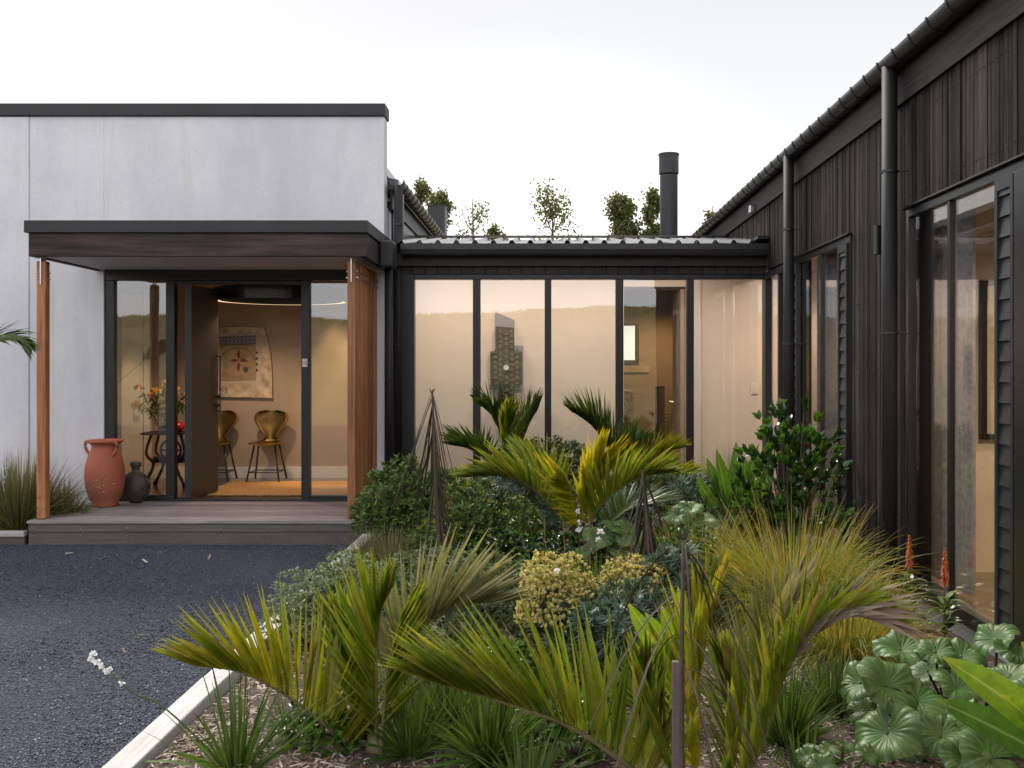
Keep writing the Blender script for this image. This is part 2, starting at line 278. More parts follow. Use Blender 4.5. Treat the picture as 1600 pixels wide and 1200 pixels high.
# ------------------------------------------------------------------ mesh helpers
def nrm(a):
    a = np.asarray(a, float); return a / np.maximum(np.linalg.norm(a, axis=-1, keepdims=True), 1e-9)
class QM:
    """collects quads and builds them as ONE mesh object"""
    def __init__(s): s.v = []; s.q = []; s.uv = []; s.n = 0
    def add(s, v, q, uv=None):
        v = np.asarray(v, float).reshape(-1, 3); q = np.asarray(q, int).reshape(-1, 4)
        s.v.append(v); s.q.append(q + s.n); s.n += len(v)
        s.uv.append(np.zeros((len(v), 2)) if uv is None else np.asarray(uv, float)); return s
    def box(s, x0, x1, y0, y1, z0, z1):
        if x0 > x1: x0, x1 = x1, x0
        if y0 > y1: y0, y1 = y1, y0
        if z0 > z1: z0, z1 = z1, z0
        v = [(x, y, z) for z in (z0, z1) for y in (y0, y1) for x in (x0, x1)]
        return s.add(v, [(0, 2, 3, 1), (4, 5, 7, 6), (0, 1, 5, 4), (2, 6, 7, 3), (0, 4, 6, 2), (1, 3, 7, 5)])
    def tube(s, pts, r, n=8, cap=True):
        pts = np.asarray(pts, float); k = len(pts); r = np.full(k, r) if np.isscalar(r) else np.asarray(r, float)
        T = nrm(np.gradient(pts, axis=0)); ref = np.array([0, 0, 1.]) if abs(T[0][2]) < .9 else np.array([1., 0, 0])
        A = nrm(np.cross(T, ref)); B = np.cross(T, A)
        if cap:
            pts = np.vstack([pts[:1], pts, pts[-1:]]); A = np.vstack([A[:1], A, A[-1:]]); B = np.vstack([B[:1], B, B[-1:]])
            r = np.concatenate([[1e-4], r, [1e-4]]); k += 2
        a = np.arange(n) / n * 2 * np.pi
        v = pts[:, None] + r[:, None, None] * (np.cos(a)[None, :, None] * A[:, None] + np.sin(a)[None, :, None] * B[:, None])
        q = [(i * n + j, i * n + (j + 1) % n, (i + 1) * n + (j + 1) % n, (i + 1) * n + j) for i in range(k - 1) for j in range(n)]
        uv = np.stack([np.tile(a / 6.2832, k), np.repeat(np.arange(k) / (k - 1), n)], 1)
        return s.add(v, q, uv)
    def lathe(s, prof, c=(0, 0, 0), n=32):
        k = len(prof); a = np.arange(n) / n * 2 * np.pi; pr = np.asarray(prof, float)
        v = np.stack([pr[:, 0, None] * np.cos(a) + c[0], pr[:, 0, None] * np.sin(a) + c[1], np.repeat(pr[:, 1, None] + c[2], n, 1)], -1)
        q = [(i * n + j, i * n + (j + 1) % n, (i + 1) * n + (j + 1) % n, (i + 1) * n + j) for i in range(k - 1) for j in range(n)]
        return s.add(v, q)
    def prism(s, poly, axis, a, b):
        """extrude a closed 2-D outline along an axis; the ends are closed with strips from the centre"""
        n = len(poly); c = np.mean(poly, 0)
        def mk(p_, h): return {'Y': (p_[0], h, p_[1]), 'X': (h, p_[0], p_[1]), 'Z': (p_[0], p_[1], h)}[axis]
        rings = [[mk(c + (np.array(p_) - c) * 1e-3, a) for p_ in poly], [mk(p_, a) for p_ in poly], [mk(p_, b) for p_ in poly], [mk(c + (np.array(p_) - c) * 1e-3, b) for p_ in poly]]
        q = [(i * n + j, i * n + (j + 1) % n, (i + 1) * n + (j + 1) % n, (i + 1) * n + j) for i in range(3) for j in range(n)]
        return s.add(sum(rings, []), q)
    def strips(s, P0, D, L, W, g=0., Nref=(0, 0, 1), K=3, prof=(.5, 1, .8, .05), fold=0., gdir=(0, 0, -1), bend=2.0):
        """many leaves or blades at once: base, direction, length, half-width, droop, surface normal"""
        P0 = np.asarray(P0, float).reshape(-1, 3); n = len(P0); D = nrm(np.broadcast_to(D, (n, 3)))
        L = np.broadcast_to(L, (n,)); W = np.broadcast_to(W, (n,)); g = np.broadcast_to(g, (n,)); Nref = np.broadcast_to(Nref, (n, 3)); gd = np.asarray(gdir, float)
        prof = np.asarray(prof, float); t = np.linspace(0, 1, K + 1)
        pr = np.interp(t, np.linspace(0, 1, len(prof)), prof)
        p_ = P0[:, None] + D[:, None] * (L[:, None] * t)[..., None] + gd * (g[:, None] * L[:, None] * t ** bend)[..., None]
        T = nrm(D[:, None] + gd * (bend * g[:, None] * np.maximum(t, 1e-6) ** (bend - 1))[..., None])
        S = nrm(np.cross(T, Nref[:, None])); U = np.cross(S, T)
        w_ = (W[:, None] * pr)[..., None]
        m = 3 if fold else 2
        if fold: v = np.stack([p_ - S * w_ + U * w_ * fold, p_, p_ + S * w_ + U * w_ * fold], 2)
        else: v = np.stack([p_ - S * w_, p_ + S * w_], 2)
        base = (np.arange(n) * (K + 1) * m)[:, None, None]
        i = np.arange(K)[None, :, None] * m; j = np.arange(m - 1)[None, None, :]
        a = base + i + j; q = np.stack([a, a + 1, a + 1 + m, a + m], -1)
        uu = np.broadcast_to(np.linspace(0, 1, m)[None, None, :], (n, K + 1, m)); vv = np.broadcast_to(t[None, :, None], (n, K + 1, m))
        return s.add(v, q, np.stack([uu, vv], -1).reshape(-1, 2))
    def build(s, name, mat, parent=None, smooth=False, bev=0):
        v = np.concatenate(s.v); q = np.concatenate(s.q); uv = np.concatenate(s.uv)
        me = bpy.data.meshes.new(name); me.vertices.add(len(v)); me.vertices.foreach_set('co', v.ravel().astype(np.float32))
        me.loops.add(len(q) * 4); me.loops.foreach_set('vertex_index', q.ravel().astype(np.int32))
        me.polygons.add(len(q)); me.polygons.foreach_set('loop_start', (np.arange(len(q)) * 4).astype(np.int32))
        me.polygons.foreach_set('loop_total', np.full(len(q), 4, np.int32))
        me.update(calc_edges=True)
        u = me.uv_layers.new(name='UVMap'); u.data.foreach_set('uv', uv[q.ravel()].ravel().astype(np.float32))
        me.polygons.foreach_set('use_smooth', np.full(len(q), bool(smooth)))
        me.materials.append(mat); o = bpy.data.objects.new(name, me); COL.objects.link(o)
        if parent: 
            o.parent = parent
            lo = parent
            off = Vector((0, 0, 0))
            while lo: off += lo.location; lo = lo.parent
            o.location = -off          # vertices are given in scene coordinates
        if bev:
            b = o.modifiers.new('bevel', 'BEVEL'); b.width = bev; b.segments = 2; b.limit_method = 'ANGLE'
        return o
def tag(o, label=None, cat=None, group=None, kind=None):
    for k, v in (('label', label), ('category', cat), ('group', group), ('kind', kind)):
        if v: o[k] = v
    return o
def thing(name, label, cat, loc=(0, 0, 0), group=None):
    o = bpy.data.objects.new(name, None); o.empty_display_size = .1; COL.objects.link(o); o.location = [float(x) for x in loc]
    return tag(o, label, cat, group)
def copy_tree(o, parent=None, same_parent=False):
    c = o.copy(); COL.objects.link(c)
    if parent: c.parent = parent
    for ch in list(o.children): copy_tree(ch, c)
    return c
def spline(pts, n=24):
    pts = np.asarray(pts, float); k = len(pts); ext = np.vstack([2 * pts[0] - pts[1], pts, 2 * pts[-1] - pts[-2]])
    out = []
    for t in np.linspace(0, k - 1 - 1e-9, n):
        i = int(t); f = t - i; p0, p1, p2, p3 = ext[i:i + 4]
        out.append(.5 * (2 * p1 + (p2 - p0) * f + (2 * p0 - 5 * p1 + 4 * p2 - p3) * f * f + (3 * p1 - p0 - 3 * p2 + p3) * f ** 3))
    return np.array(out)

# ================================================================== SETTING
GZ = .06                                     # soil level of the bed
# natural ground reaching the horizon, gravel yard, planted bed
gnd = QM(); gnd.add([(-600, -600, -.02), (600, -600, -.02), (600, 600, -.02), (-600, 600, -.02)], [(0, 1, 2, 3)])
tag(gnd.build('ground', M['hillgrass']), kind='structure')
q = QM(); nx, ny = 60, 90
xs = np.linspace(-14, -1.60, nx); ys = np.linspace(-8, 9.7, ny); rng = np.random.default_rng(3)
X, Y = np.meshgrid(xs, ys, indexing='ij'); Z = .003 * np.sin(X * 2.1 + np.cos(Y * 1.3)) * np.sin(Y * 1.7) + rng.normal(0, .0003, X.shape)
idx = np.arange(nx * ny).reshape(nx, ny)
q.add(np.stack([X, Y, Z], -1), np.stack([idx[:-1, :-1], idx[1:, :-1], idx[1:, 1:], idx[:-1, 1:]], -1))
tag(q.build('gravel_yard', M['gravel'], smooth=True), kind='structure')
q = QM(); nx, ny = 70, 130
xs = np.linspace(-1.57, 2.36, nx); ys = np.linspace(-2, 10.95, ny)
X, Y = np.meshgrid(xs, ys, indexing='ij')
def soilz(X, Y): return GZ + .035 * np.sin(X * 1.9 + Y) * np.cos(Y * 1.3 - X) + .06 * np.clip((X - .3) / 2, 0, 1) - .03 * np.clip((.2 - (X + 1.6)), 0, 1)
Z = soilz(X, Y) + rng.normal(0, .005, X.shape); idx = np.arange(nx * ny).reshape(nx, ny)
q.add(np.stack([X, Y, Z], -1), np.stack([idx[:-1, :-1], idx[1:, :-1], idx[1:, 1:], idx[:-1, 1:]], -1))
tag(q.build('garden_soil', M['soil'], smooth=True), kind='structure')
q = QM(); nx, ny = 12, 8; xs = np.linspace(-14, -4.86, nx); ys = np.linspace(9.62, 10.96, ny); X, Y = np.meshgrid(xs, ys, indexing='ij')
Z = .10 + rng.normal(0, .01, X.shape); idx = np.arange(nx * ny).reshape(nx, ny)
q.add(np.stack([X, Y, Z], -1), np.stack([idx[:-1, :-1], idx[1:, :-1], idx[1:, 1:], idx[:-1, 1:]], -1))
tag(q.build('side_bed_soil', M['soil'], smooth=True), kind='structure')
# hill behind the camera (seen only mirrored in the glass)
q = QM(); nx, ny = 90, 30; xs = np.linspace(-160, 160, nx); ys = np.linspace(-120, -14, ny); X, Y = np.meshgrid(xs, ys, indexing='ij')
t = np.clip((-14 - Y) / 30, 0, 1); prof = t * t * (3 - 2 * t)
Z = -.4 + prof * (4.6 + 1.2 * np.cos(X * .035 + .2) + .5 * np.sin(X * .11)) + rng.normal(0, .07, X.shape)
idx = np.arange(nx * ny).reshape(nx, ny)
q.add(np.stack([X, Y, Z], -1), np.stack([idx[:-1, :-1], idx[1:, :-1], idx[1:, 1:], idx[:-1, 1:]], -1))
tag(q.build('grassy_hill', M['hillgrass'], smooth=True), kind='structure')

r = np.random.default_rng(12); n = 9000
hx_ = r.uniform(-30, 34, n); hy_ = r.uniform(-48, -36, n); ht = np.clip((-14 - hy_) / 30, 0, 1)
hz_ = -.45 + ht * ht * (3 - 2 * ht) * (4.6 + 1.2 * np.cos(hx_ * .035 + .2) + .5 * np.sin(hx_ * .11))
tag(QM().strips(np.stack([hx_, hy_, hz_], 1), np.stack([r.normal(0, .35, n), r.normal(0, .35, n), np.ones(n)], 1), r.uniform(.12, .5, n), .02, .35, (0, -1, .2), 3, (1, .7, .1)).build('hill_grass', G['carex']), kind='stuff')
# loose stones and bark chips (uncountable)
def lumps(n, X, Y, Zf, size, mat, name, flat=.6, elong=1):
    r = np.random.default_rng(n); q = QM()
    base = np.array([(x, y, z) for z in (-1, 1) for y in (-1, 1) for x in (-1, 1)], float)
    f = np.array([(0, 2, 3, 1), (4, 5, 7, 6), (0, 1, 5, 4), (2, 6, 7, 3), (0, 4, 6, 2), (1, 3, 7, 5)])
    s = size * (.5 + r.random((n, 1, 1))) * .5 * np.array([elong, 1, flat]); v = base[None] * s * (.65 + .7 * r.random((n, 8, 1)))
    a = r.random(n) * 6.28; ca, sa = np.cos(a)[:, None], np.sin(a)[:, None]
    tilt = r.normal(0, .25, (n, 1)); v[..., 2] += v[..., 0] * tilt
    vx = v[..., 0] * ca - v[..., 1] * sa; vy = v[..., 0] * sa + v[..., 1] * ca
    v = np.stack([vx + X[:, None], vy + Y[:, None], v[..., 2] + Zf(X, Y)[:, None] + size * flat * .3], -1)
    q.add(v, (f[None] + (np.arange(n) * 8)[:, None, None])); return tag(q.build(name, mat), kind='stuff')
r = np.random.default_rng(5); n = 26000
Yg = 3.6 + 6 * r.random(n) ** 1.3; Xg = -1.72 - (Yg * .54 - 1.6) * r.random(n)
lumps(n, Xg, Yg, lambda x, y: x * 0 + .001, .006, M['stone'], 'loose_gravel', .7)
n = 36000; Yc = 2.9 + 5 * r.random(n) ** 1.5; Xc = -1.55 + 3.85 * r.random(n)
lumps(n, Xc, Yc, soilz, .0065, M['chip'], 'bark_mulch', .35, 6.0)
n = 26; Yg = 4.2 + 5 * r.random(n); Xg = -1.9 - 2.6 * r.random(n)
lumps(n, Xg, Yg, lambda x, y: x * 0 + .006, .012, M['chip'], 'fallen_chips', .3, 3.5)

# kerbs
k1 = QM().box(-1.70, -1.58, -1, 5.06, -.02, .115); tag(k1.build('timber_kerb', M['kerb'], bev=.008), 'whitewashed timber kerb board nearest the camera, between dark gravel and bark bed', 'kerb')
k2 = QM().box(-1.698, -1.58, 5.066, 9.50, -.02, .113); tag(k2.build('timber_kerb', M['kerb'], bev=.008), 'whitewashed timber kerb board ending at the right corner of the deck', 'kerb')
k = thing('bed_edging', 'low pale timber edging at the left end of the deck below the tussock', 'edging', (-7, 9.6, 0))
QM().box(-14, -4.86, 9.53, 9.60, .075, .125).build('cap_board', M['kerbx'], k, bev=.004)
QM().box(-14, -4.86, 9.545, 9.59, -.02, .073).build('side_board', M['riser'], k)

# ================================================================== CONCRETE WING
YW = 10.96; XR = -1.73; FL = .225
cw = thing('concrete_wing', 'pale concrete entrance wing with dark parapet flashing and glazed front door', 'building', (-4, YW, 0))
XL = -4.73; XO = -1.86                       # opening
HZ = EYE + (VV - 420) / F * YW               # head of the joinery
q = QM(); q.box(-5.53, XL, YW, YW + .2, -.1, 4.34); q.box(XL, XR, YW, YW + .2, HZ, 4.34); q.box(XO, XR, YW, YW + .2, -.1, HZ)
q.box(XR - .2, XR, YW + .2, YW + .5, -.1, 3.4)
q.build('concrete_wall', M['concrete'], cw, bev=.006)
QM().box(-14, -5.5315, YW - .012, YW + .2, -.1, 4.335).build('concrete_wall', M['concrete'], cw, bev=.006)
QM().box(-14, XR + .012, YW - .03, YW + .26, 4.345, 4.475).build('parapet_flashing', M['cap'], cw, bev=.004)
QM().box(-14, XR - .25, YW + .3, 22, 4.05, 4.15).build('flat_roof', M['roof'], cw)
# rear part of the wing: dark sheet side wall with eaves gutter running back
QM().box(XR - .1, XR + .02, YW + .52, 24, -.1, 3.52).build('side_wall', M['sidewall'], cw)
def gutter_mb(x, z, y0, y1, rad=.075, n=14, th=.004):
    a = np.linspace(np.pi, 2 * np.pi, n); o = [(x + rad * math.cos(t), z + rad * math.sin(t)) for t in a]; i = [(x + (rad - th) * math.cos(t), z + (rad - th) * math.sin(t)) for t in a[::-1]]
    poly = o + i; m = len(poly); v = [(p_[0], y, p_[1]) for y in (y0, y1) for p_ in poly]
    return QM().add(v, [(j, (j + 1) % m, m + (j + 1) % m, m + j) for j in range(m)] + [(j, j + 1, m - 2 - j, m - 1 - j) for j in range(n - 1)])
def bracket_proto(x, z, y, rad=.081):
    a = np.linspace(np.pi * .97, 2.03 * np.pi, 12); q = QM()
    v = [(x + rr * math.cos(t), yy, z + rr * math.sin(t)) for t in a for rr, yy in ((rad, y), (rad, y + .022), (rad - .007, y + .022), (rad - .007, y))]
    return q.add(v, [(4 * i + j, 4 * i + (j + 1) % 4, 4 * i + 4 + (j + 1) % 4, 4 * i + 4 + j) for i in range(11) for j in range(4)])
def gutter_run(parent, x, z, y0, y1, step=.29):
    g = gutter_mb(x, z, y0, y1).build('gutter', M['pipe'], parent, smooth=False)
    b0 = None; n = int((y1 - y0) / step)
    for i in range(min(n, 95)):
        if b0 is None: b0 = bracket_proto(x, z, y0 + .05).build('gutter_bracket', M['metal'], g); continue
        c = b0.copy(); c.location.y += i * step; COL.objects.link(c)
    return g
def bracketed_pipe(parent, x, y, z0, z1, rad, clips, wallx=None, mat='downpipe'):
    d = QM().tube([(x, y, z0), (x, y, z1)], rad, 20).build('downpipe', M[mat], parent, smooth=True)
    for z in clips:
        q = QM(); q.tube([(x, y, z - .008), (x, y, z + .008)], rad + .005, 20)
        if wallx: q.tube([(x, y, z), (wallx, y - .04, z)], .005, 6); q.tube([(wallx, y - .04, z), (wallx + .008, y - .04, z)], .02, 8)
        q.build('pipe_clip', M['metal'], d)
    return d
GXL = -1.60; GZT = 3.66
gutter_run(cw, GXL, GZT, YW - .0, 23)
QM().prism([(-1.73, 3.60), (-1.62, 3.64), (-1.62, 3.72), (-3.4, 4.04), (-3.4, 3.9), (-1.73, 3.52)], 'Y', YW + .3, 24).build('eaves_roof', M['roof'], cw)
QM().box(-1.715, -1.685, YW + .3, 24, 3.40, 3.60).build('eaves_fascia', M['metal'], cw)
bracketed_pipe(cw, -1.575, YW - .02, .1, 3.60, .043, (3.18, 1.9), None)
QM().box(-1.66, -1.56, YW + .205, YW + .30, 2.9, 3.55).build('corner_flashing', M['metal'], cw)
# joinery in the opening
fr = thing  # alias kept short
q = QM(); yf = YW + .02
def U(u, Y=YW): return (u - VU) / F * Y
q.box(XL, XO, yf, yf + .1, EYE + (VV - 438) / F * YW, HZ - .003); q.box(XL, U(177), yf, yf + .1, FL + .02, EYE + (VV - 438) / F * YW - .001)
q.box(U(258), U(271.5), yf - .005, yf + .1, FL + .02, EYE + (VV - 438) / F * YW - .001); q.box(U(470), U(483), yf - .005, yf + .1, FL + .02, EYE + (VV - 438) / F * YW - .001)
q.box(XO - .06, XO, yf, yf + .1, FL + .02, EYE + (VV - 438) / F * YW - .001)
for a, b in ((U(177), U(258)), (U(483), XO - .06)): q.box(a, b, yf + .002, yf + .098, FL + .02, FL + .055)
q.box(XL, XO, yf - .01, yf + .12, FL - .01, FL + .019)
q.box(U(271.5), U(470), yf + .01, yf + .09, EYE + (VV - 443) / F * YW, EYE + (VV - 438) / F * YW - .002)
q.build('entrance_frame', M['frame'], cw, bev=.004)
for a, b, l in ((U(177), U(258), 'left'), (U(483), XO - .06, 'right')):
    QM().box(a, b, yf + .04, yf + .046, FL + .055, EYE + (VV - 438) / F * YW - .001).build('sidelight', M['glass'], cw)
dz0, dz1 = FL + .03, EYE + (VV - 443.5) / F * YW - .01
d = QM(); x0, y0, x1, y1 = U(293), YW + .05, -3.745, YW + .66; t = .028
dv = [(x0 - t, y0), (x0 + t, y0), (x1 + t, y1), (x1 - t, y1)]
d.add([(a, b, z) for z in (dz0, dz1) for a, b in dv], [(0, 3, 2, 1), (4, 5, 6, 7), (0, 1, 5, 4), (1, 2, 6, 5), (2, 3, 7, 6), (3, 0, 4, 7)])
dl = d.build('front_door', M['door'], cw, bev=.003)
QM().box(x0 - t - .012, x0 + t + .004, y0 - .02, y0 - .003, dz0, dz1).build('door_edge_trim', M['metal'], dl)
hx = x1 + t + .035; hz0 = EYE - (643 - VV) / F * 11.55; hz1 = EYE - (556 - VV) / F * 11.55; hy = y1 - .05
h = QM(); h.box(hx - .006, hx + .006, hy - .01, hy + .01, hz0, hz1)
for z in (hz0 + .006, hz1 - .006): h.box(hx - .05, hx - .006, hy - .009, hy + .009, z - .006, z + .006)
h.build('pull_handle', M['black'], dl)
QM().tube([(x1 + t - .01, hy, 1.33), (x1 + t + .03, hy, 1.33)], .018, 10).tube([(x1 + t - .01, hy, 1.23), (x1 + t + .03, hy, 1.23)], .018, 10).build('door_lock', M['black'], dl)
ub = U(476.5); zb = EYE - (567 - VV) / F * YW
db = QM().box(ub - .028, ub + .028, yf - .028, yf - .006, zb - .045, zb + .045).build('doorbell_plate', M['white'], cw, bev=.004)
QM().tube([(ub, yf - .034, zb), (ub, yf - .029, zb)], .015, 14).build('bell_button', M['black'], db)
QM().tube([(ub, yf - .038, zb), (ub, yf - .0342, zb)], .011, 14).build('bell_face', M['white'], db)
# room behind
XB = -6.6; YB = 13.25
q = QM(); q.box(XB, XR - .22, YB, YB + .1, FL, 2.8).build('back_wall', M['tan'], cw)
QM().box(XB - .1, XB, YW + .2, YB, FL, 2.8).build('inner_wall', M['cream'], cw)
QM().box(XB, XR - .22, YW + .2, YB, 2.8, 2.88).build('ceiling', M['ceil'], cw)
QM().box(XB, XR + .0, YW + .13, YB, -.05, FL + .003).build('room_floor', M['floor'], cw)
QM().box(U(228, 13.2), XR - .24, YB - .018, YB - .001, FL + .004, FL + .15).build('skirting', M['white'], cw)
QM().box(XR - .222, XR - .2, YW + .2, YB, FL, 2.8).build('inner_wall', M['cream'], cw)
# white inner door seen through the left sidelight
yd = 13.0
id_ = QM().box(U(180, yd), U(214, yd), YB - .05, YB - .006, FL + .01, 2.6).build('inner_door', M['white'], cw)
QM().box(U(216, yd), U(226, yd), YB - .07, YB - .004, FL + .01, 2.66).build('door_jamb', M['white'], id_)
QM().tube([(U(197, yd), YB - .1, 1.19), (U(207, yd), YB - .1, 1.19)], .01, 8).tube([(U(198, yd), YB - .1, 1.19), (U(198, yd), YB - .05, 1.19)], .009, 8).build('lever_handle', M['steel'], id_)

# -------- canopy
cn = thing('entrance_canopy', 'flat dark canopy on cedar post above the entrance deck', 'canopy', (-3.2, 10.2, 2.6))
YC = 9.5
def zc(v, Y=YC): return EYE + (VV - v) / F * Y
QM().box(U(37, YC), U(574, YC), YC, YW - .013, zc(363), zc(344)).build('canopy_flashing', M['cap'], cn, bev=.003)
bz0, bz1 = zc(400), zc(363) - .003
b = QM().box(U(42, YC), U(571, YC), YC + .03, YC + .09, bz0, bz1).build('front_beam', M['beam'], cn, bev=.003)
QM().box(U(571, YC) - .06, U(571, YC) - .001, YC + .09, YW - .015, bz0, bz1).box(U(42, YC) + .001, U(42, YC) + .06, YC + .09, YW - .015, bz0, bz1).build('side_beam', M['fascia'], cn)
QM().box(U(42, YC) + .06, U(571, YC) - .06, YC + .09, YW - .015, bz0 + .012, bz0 + .03).build('soffit', M['soffit'], cn)
# box rain head and pipe at the right side
xh0, xh1 = U(571, YC) + .002, U(571, YC) + .14
q = QM(); q.prism([(10.25, 2.93), (10.55, 2.93), (10.55, 2.66), (10.25, 2.66)], 'X', xh0, xh1)
q.build('rain_head', M['metal'], cn, bev=.02)
# posts
def post(name_parent, xc, yc, label=None, w_=.045):
    zt = EYE + (VV - 409) / F * 9.68
    p_ = QM().box(xc - w_, xc + w_, yc - .045, yc + .045, FL + .004, zt).build('post', M['cedar'], name_parent, bev=.012)
    QM().box(xc - .005, xc + .005, yc - .055, yc + .05, zt - .22, bz0 + .01).build('steel_plate', M['steel'], p_)
    for dzz in (.11, .165):
        QM().tube([(xc - w_ - .022, yc, zt - dzz), (xc + w_ + .022, yc, zt - dzz)], .008, 8).build('bolt', M['steel'], p_)
post(cn, U(67.5, 9.65), 9.65)
tag(bpy.data.objects['post'])
QM().tube([(-1.595, 10.4, .05), (-1.595, 10.4, 2.67)], .04, 18).build('downpipe', M['downpipe'], cn, smooth=True)
# slat screen
ss = thing('slat_screen', 'row of vertical cedar slats closing the right side of the entrance deck', 'screen', (-1.83, 10.2, FL))
zt = EYE + (VV - 408) / F * 9.68
for i in range(11):
    y = 9.66 + i * .118; jx = random.uniform(-.003, .003)
    s_ = QM().box(-1.865 + jx, -1.79 + jx, y - .036, y + .036, FL + .004, zt).build('slat', M['cedar'], ss, bev=.003)
    QM().box(-1.832, -1.824, y - .052 if i == 0 else y - .02, y + .02, zt - .2 if i == 0 else zt - .02, bz0 + .01).build('steel_plate', M['steel'], s_)
    for dzz in (.1, .16):
        QM().tube([(-1.885, y, zt - dzz), (-1.768, y, zt - dzz)], .009, 8).build('bolt', M['steel'], s_)
# deck
dk = thing('timber_deck', 'weathered grey timber entrance deck raised one step above the gravel', 'deck', (-3.25, 10.2, 0))
x0d, x1d = U(43, 9.55), U(575, 9.55)
y = 9.53; i = 0
while y < YW - .05:
    w_ = .137
    QM().box(x0d, x1d, y, min(y + w_, YW - .012), FL - .028, FL).build('deck_board', M['deck'], dk, bev=.004); y += w_ + .009; i += 1
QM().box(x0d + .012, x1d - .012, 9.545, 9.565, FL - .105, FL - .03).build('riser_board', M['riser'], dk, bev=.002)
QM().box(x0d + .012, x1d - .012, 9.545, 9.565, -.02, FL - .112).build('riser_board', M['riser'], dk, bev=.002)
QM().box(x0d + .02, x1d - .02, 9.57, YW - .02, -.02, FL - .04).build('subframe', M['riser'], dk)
q = QM()
for xx in np.linspace(x0d + .06, x1d - .06, 8):
    for z in (FL - .068, FL - .14, .03): q.tube([(xx, 9.540, z), (xx, 9.546, z)], .006, 6)
q.build('screws', M['steel'], dk)

# -------- objects on the deck and in the hall
jar = thing('terracotta_jar', 'tall terracotta storage jar with two handles on the deck', 'jar', P(164, 787, 10.55))
c = P(164, 787, 10.55); c[2] = FL; s = 1 / 151.6
pr = [(0, 0), (19, 0), (20, 3), (19, 5), (24, 14), (28, 30), (30, 46), (29, 62), (25, 78), (20, 90), (19, 95), (22, 98), (26, 100), (27, 102.5), (25, 104), (20, 103), (17, 98), (17, 80), (0, 79)]
QM().lathe([(a * s, b * s) for a, b in [(0.01, 0)] + pr[1:-1]], c, 40).build('body', M['terra'], jar, smooth=True)
for sg in (-1, 1):
    ang = -.15 if sg > 0 else .2
    pts = [(sg * 21, 100), (sg * 29, 101), (sg * 31, 94), (sg * 28, 86), (sg * 22, 79)]
    yy = -.35 * .13 if sg > 0 else 0
    QM().tube(spline([(c[0] + a * s * (.8 if sg > 0 else 1), c[1] + (-.10 if sg > 0 else 0), c[2] + b * s) for a, b in pts], 14), .016, 8).build('handle', M['terra'], jar, smooth=True)
q = QM(); rr = np.random.default_rng(8)
for i in range(34):
    a = -1.57 + rr.normal(0, .5); z = 28 + rr.normal(6, 7); rad = np.interp(z, [b for a_, b in pr[:10]], [a_ for a_, b in pr[:10]]) * s + .0012
    p0 = (c[0] + rad * math.cos(a), c[1] + rad * math.sin(a), c[2] + z * s)
    q.strips([p0], [(-math.sin(a), math.cos(a), rr.normal(0, .6))], rr.uniform(.004, .02), .0018, 0, (math.cos(a), math.sin(a), 0), 1, (1, .5))
q.build('lime_marks', M['white'], jar)
c2 = P(212, 780, 10.78); c2[2] = FL
j2 = thing('dark_flask', 'dark round-bodied clay flask standing beside the terracotta jar', 'flask', c2)
s = 1 / 148.5
q = QM(); pr2 = [(.01, 0), (9, 1), (15, 8), (20, 18), (21.5, 28), (19, 39), (13, 46), (6.5, 49), (6, 56), (8.5, 58), (9, 63), (7.5, 65), (.01, 65)]
n = 28; a = np.arange(n) / n * 2 * np.pi; pr2a = np.array(pr2) * s
v = np.stack([pr2a[:, 0, None] * np.cos(a) + c2[0], pr2a[:, 0, None] * .6 * np.sin(a) + c2[1], np.repeat(pr2a[:, 1, None] + c2[2], n, 1)], -1)
q.add(v, [(i * n + j, i * n + (j + 1) % n, (i + 1) * n + (j + 1) % n, (i + 1) * n + j) for i in range(len(pr2) - 1) for j in range(n)])
q.build('body', M['dark_clay'], j2, smooth=True)
ring = [(c2[0] + 22 * s * math.cos(t), c2[1], c2[2] + (26 + 23 * math.sin(t)) * s) for t in np.linspace(-1.1, 4.2, 24)]
QM().tube(ring, .012, 6).build('rim_band', M['dark_clay'], j2, smooth=True)

# rug
rg = QM(); rg.box(U(330, 11.9), XR - .4, YW + .42, 12.75, FL + .005, FL + .018)
rr = np.random.default_rng(2); xs = rr.uniform(U(330, 11.9), XR - .4, 500)
rg.strips(np.stack([xs, np.full(500, YW + .42), np.full(500, FL + .01)], 1), np.stack([rr.normal(0, .3, 500), -np.ones(500), np.zeros(500)], 1), .06, .004, 0, (0, 0, 1), 1, (1, .6))
tag(rg.build('woven_rug', M['rug']), 'golden jute rug with fringed edge on the hall floor', 'rug')
